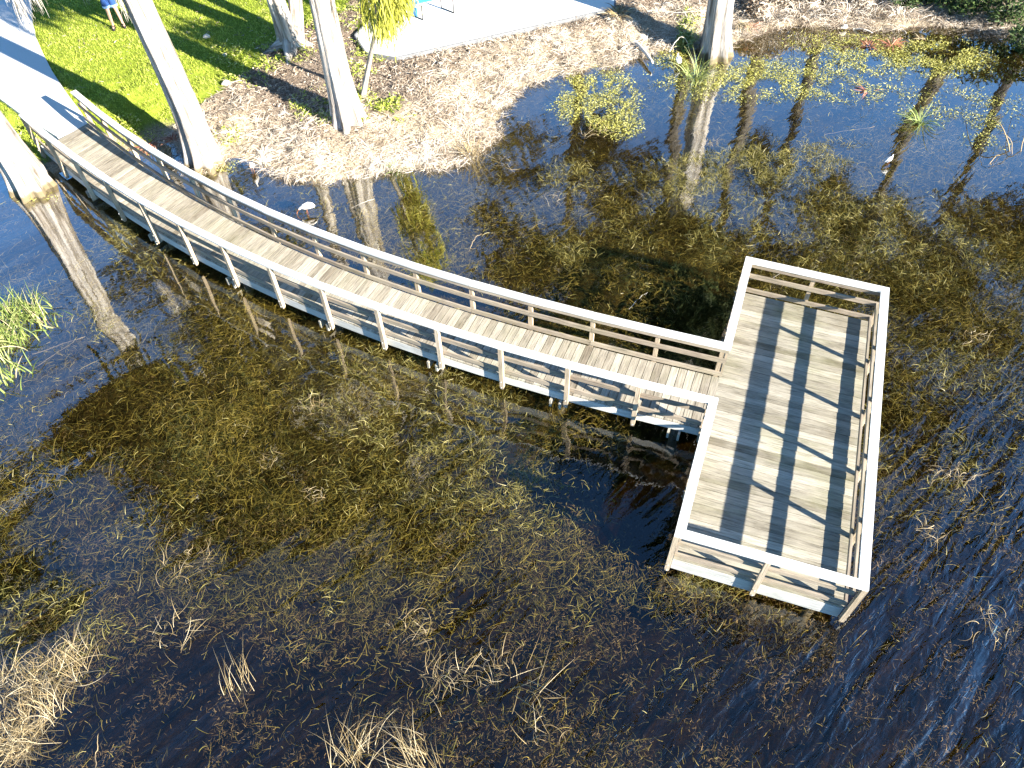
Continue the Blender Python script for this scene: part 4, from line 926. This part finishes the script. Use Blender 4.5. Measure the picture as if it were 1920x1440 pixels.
# ------------------------------------------------------------------ bench on the patio, and black slats added for its shade
f0 = W(793, 38, .44); f1 = W(851, 25, .44); dp = W(770, 28, .44)-f0; bn = empty('bench', f0); tag(bn, 'cyan-blue bench with thin dark legs on the white patio', 'bench')
u_ = (f1-f0); up = lambda z: np.array([0, 0, z])
k = MB()
for i in range(6):
    a = f0+dp*(i/6)-u_*.12+up(.44); b_ = f1+dp*(i/6)+u_*.12+up(.44); d = dp/np.linalg.norm(dp); wd_ = np.linalg.norm(dp)/6*.8; k.board(a, b_, d[:2], 0, wd_, .92, .95)
k.build('seat', MW['blue'], bn)
k = MB()
for i in range(5): 
    a = f0+dp*(1.05+.03*i)-u_*.12; b_ = f1+dp*(1.05+.03*i)+u_*.12; k.board(a, b_, (dp/np.linalg.norm(dp))[:2], 0, .03, 1.02+.09*i, 1.09+.09*i)
k.build('backrest', MW['blue'], bn)
for f in (f0, f1):
    k = MB(); k.tube([f+up(.42), f+up(.02), f+dp+up(.02), f+dp+up(.85)], .018, 6); k.build('leg', MW['dark'], bn, True)
k = MB(); pp = lerp(f0, f0+dp, .5)-u_*.13; k.board(pp-dp*.4, pp+dp*.4, (u_/np.linalg.norm(u_))[:2], 0, .025, .55, .96); k.build('side_panel', MW['blue'], bn)
c0 = W(778, 22, .44); c1 = W(748, 20, .44); ch = empty('bench_shade_slats', c0); tag(ch, 'black slatted stand-in for the shade left of the cyan-blue bench', 'shade stand-in')  # chair-shaped slats added for the dark slatted shade by the bench
cd = (c1-c0)/np.linalg.norm(c1-c0); ce = np.array([-cd[1], cd[0], 0]); ce = ce if ce[1] > 0 else -ce
k = MB()
for i in range(7): a = c0+ce*(.09*i)+up(0); k.board(a, a+cd*.62, ce[:2], 0, .055, .88, .91)
k.build('seat', MW['dark'], ch)
k = MB()
for i in range(6): a = c0+ce*(.62+.03*i); k.board(a, a+cd*.62, ce[:2], 0, .03, .98+.1*i, 1.06+.1*i)
k.build('backrest', MW['dark'], ch)
for a in (c0, c0+cd*.6): 
    for e_ in (0, .6): k = MB(); k.tube([a+ce*e_+up(.0), a+ce*e_+up(.40 if e_ == 0 else .95)], .02, 6); k.build('leg', MW['dark'], ch, True)

# ------------------------------------------------------------------ person
fl = W(214, 52, .42); fr_ = W(232, 48, .42); pc = (fl+fr_)/2; pr = empty('person', pc); tag(pr, 'standing person in denim shorts with pale cuffs and black sandals on the shaded lawn', 'person')
ax = (fr_-fl); hw = np.linalg.norm(ax)/2; ax = ax/np.linalg.norm(ax); fw = np.array([ax[1], -ax[0], 0.0])   # facing the lake
Q = lambda l, f, u: tuple(pc+ax*l+fw*f+np.array([0, 0, u]))
vs = [Q(0, 0, .90), Q(0, 0, 1.05), Q(0, -.01, 1.22), Q(0, -.01, 1.36), Q(0, 0, 1.44), Q(0, .02, 1.52), Q(0, .03, 1.62)]
ra = [(.15, .11), (.13, .095), (.145, .10), (.12, .08), .05, .075, .07]; ed = [(0, 1), (1, 2), (2, 3), (3, 4), (4, 5), (5, 6)]
for sd in (-1, 1):
    n0 = len(vs); vs += [Q(sd*.09, 0, .86), Q(sd*(.10), .01, .66), Q(sd*(hw*.85), .02, .47), Q(sd*hw*.95, -.01, .30), Q(sd*hw, -.02, .09), Q(sd*(hw+.01), .05, .045), Q(sd*(hw+.02), .15, .03)]
    ra += [.085, .078, .052, .052, .034, .036, .025]; ed += [(0, n0)]+[(n0+i, n0+i+1) for i in range(6)]
    n0 = len(vs); vs += [Q(sd*.17, 0, 1.35), Q(sd*.24, -.03, 1.08), Q(sd*.14, .2, 1.06), Q(sd*.11, .27, 1.07)]; ra += [.05, .038, .028, .03]; ed += [(3, n0), (n0, n0+1), (n0+1, n0+2), (n0+2, n0+3)]
    hb_ = n0+3
    for j, (o_, l_) in enumerate(((-.03, .06), (-.012, .075), (.008, .08), (.028, .07))):
        m0 = len(vs); vs += [Q(sd*.10+o_, .32, 1.08), Q(sd*.09+o_, .32+l_*.6, 1.06), Q(sd*.08+o_, .32+l_*.5, 1.02)]; ra += [.010, .009, .008]; ed += [(hb_, m0), (m0, m0+1), (m0+1, m0+2)]
    m0 = len(vs); vs += [Q(sd*.06, .29, 1.10), Q(sd*.05, .33, 1.12)]; ra += [.011, .009]; ed += [(hb_, m0), (m0, m0+1)]
skin_mesh('body', vs, ed, ra, MW['skin'], pr)
def loft(name, rings, mat, n=20):
    k = MB(); 
    for (l, f, u, a, b_) in rings:
        for i in range(n): an = 2*PI*i/n; k.V.append(Q(l+a*math.cos(an), f+b_*math.sin(an), u)); k.U.append((u, an, 0)); k.T.append(.5)
    for r_ in range(len(rings)-1):
        for i in range(n): j = (i+1) % n; k.F.append([r_*n+i, r_*n+j, (r_+1)*n+j, (r_+1)*n+i])
    return k.build(name, mat, pr, True)
for sd in (-1, 1):
    loft('shorts_leg', [(sd*.095, .01, .63, .105, .115), (sd*.092, .01, .72, .105, .12), (sd*.08, 0, .88, .10, .13)], MW['denim']); loft('cuff', [(sd*.096, .01, .595, .112, .12), (sd*.095, .01, .655, .112, .122)], MW['cuff'])
    loft('sleeve', [(sd*.16, -.01, 1.39, .06, .07), (sd*.20, -.02, 1.24, .062, .065)], MW['shirt'], 12)
    k = MB(); c = (sd*hw, 0, 0)
    k.tube([Q(sd*(hw-.005), -.08, .012), Q(sd*hw, .0, .012), Q(sd*(hw+.015), .10, .012), Q(sd*(hw+.025), .18, .012)], [.03, .036, .045, .03], 8); k.tube([Q(sd*hw-.05, .07, .03), Q(sd*hw, .08, .085), Q(sd*hw+.055, .07, .03)], .013, 6); k.tube([Q(sd*hw-.04, -.03, .03), Q(sd*hw, -.01, .11), Q(sd*hw+.04, -.03, .03)], .012, 6); k.build('sandal', MW['sandal'], pr, True)
loft('shorts_waist', [(0, 0, .80, .175, .13), (0, 0, .92, .17, .125), (0, 0, 1.02, .145, .11)], MW['denim'])
loft('shirt', [(0, 0, .98, .165, .125), (0, 0, 1.10, .15, .115), (0, -.01, 1.26, .17, .12), (0, -.01, 1.38, .16, .1), (0, 0, 1.45, .07, .06)], MW['shirt'])
loft('hair', [(0, -.05, 1.40, .07, .05), (0, -.03, 1.52, .092, .085), (0, -.005, 1.62, .09, .095), (0, 0, 1.69, .07, .08), (0, 0, 1.72, .015, .02)], MW['hair'], 14)
k = MB(); k.tube([Q(0, .12, 1.615), Q(0, .135, 1.59)], [.012, .016], 6); k.build('nose', MW['skin'], pr, True)
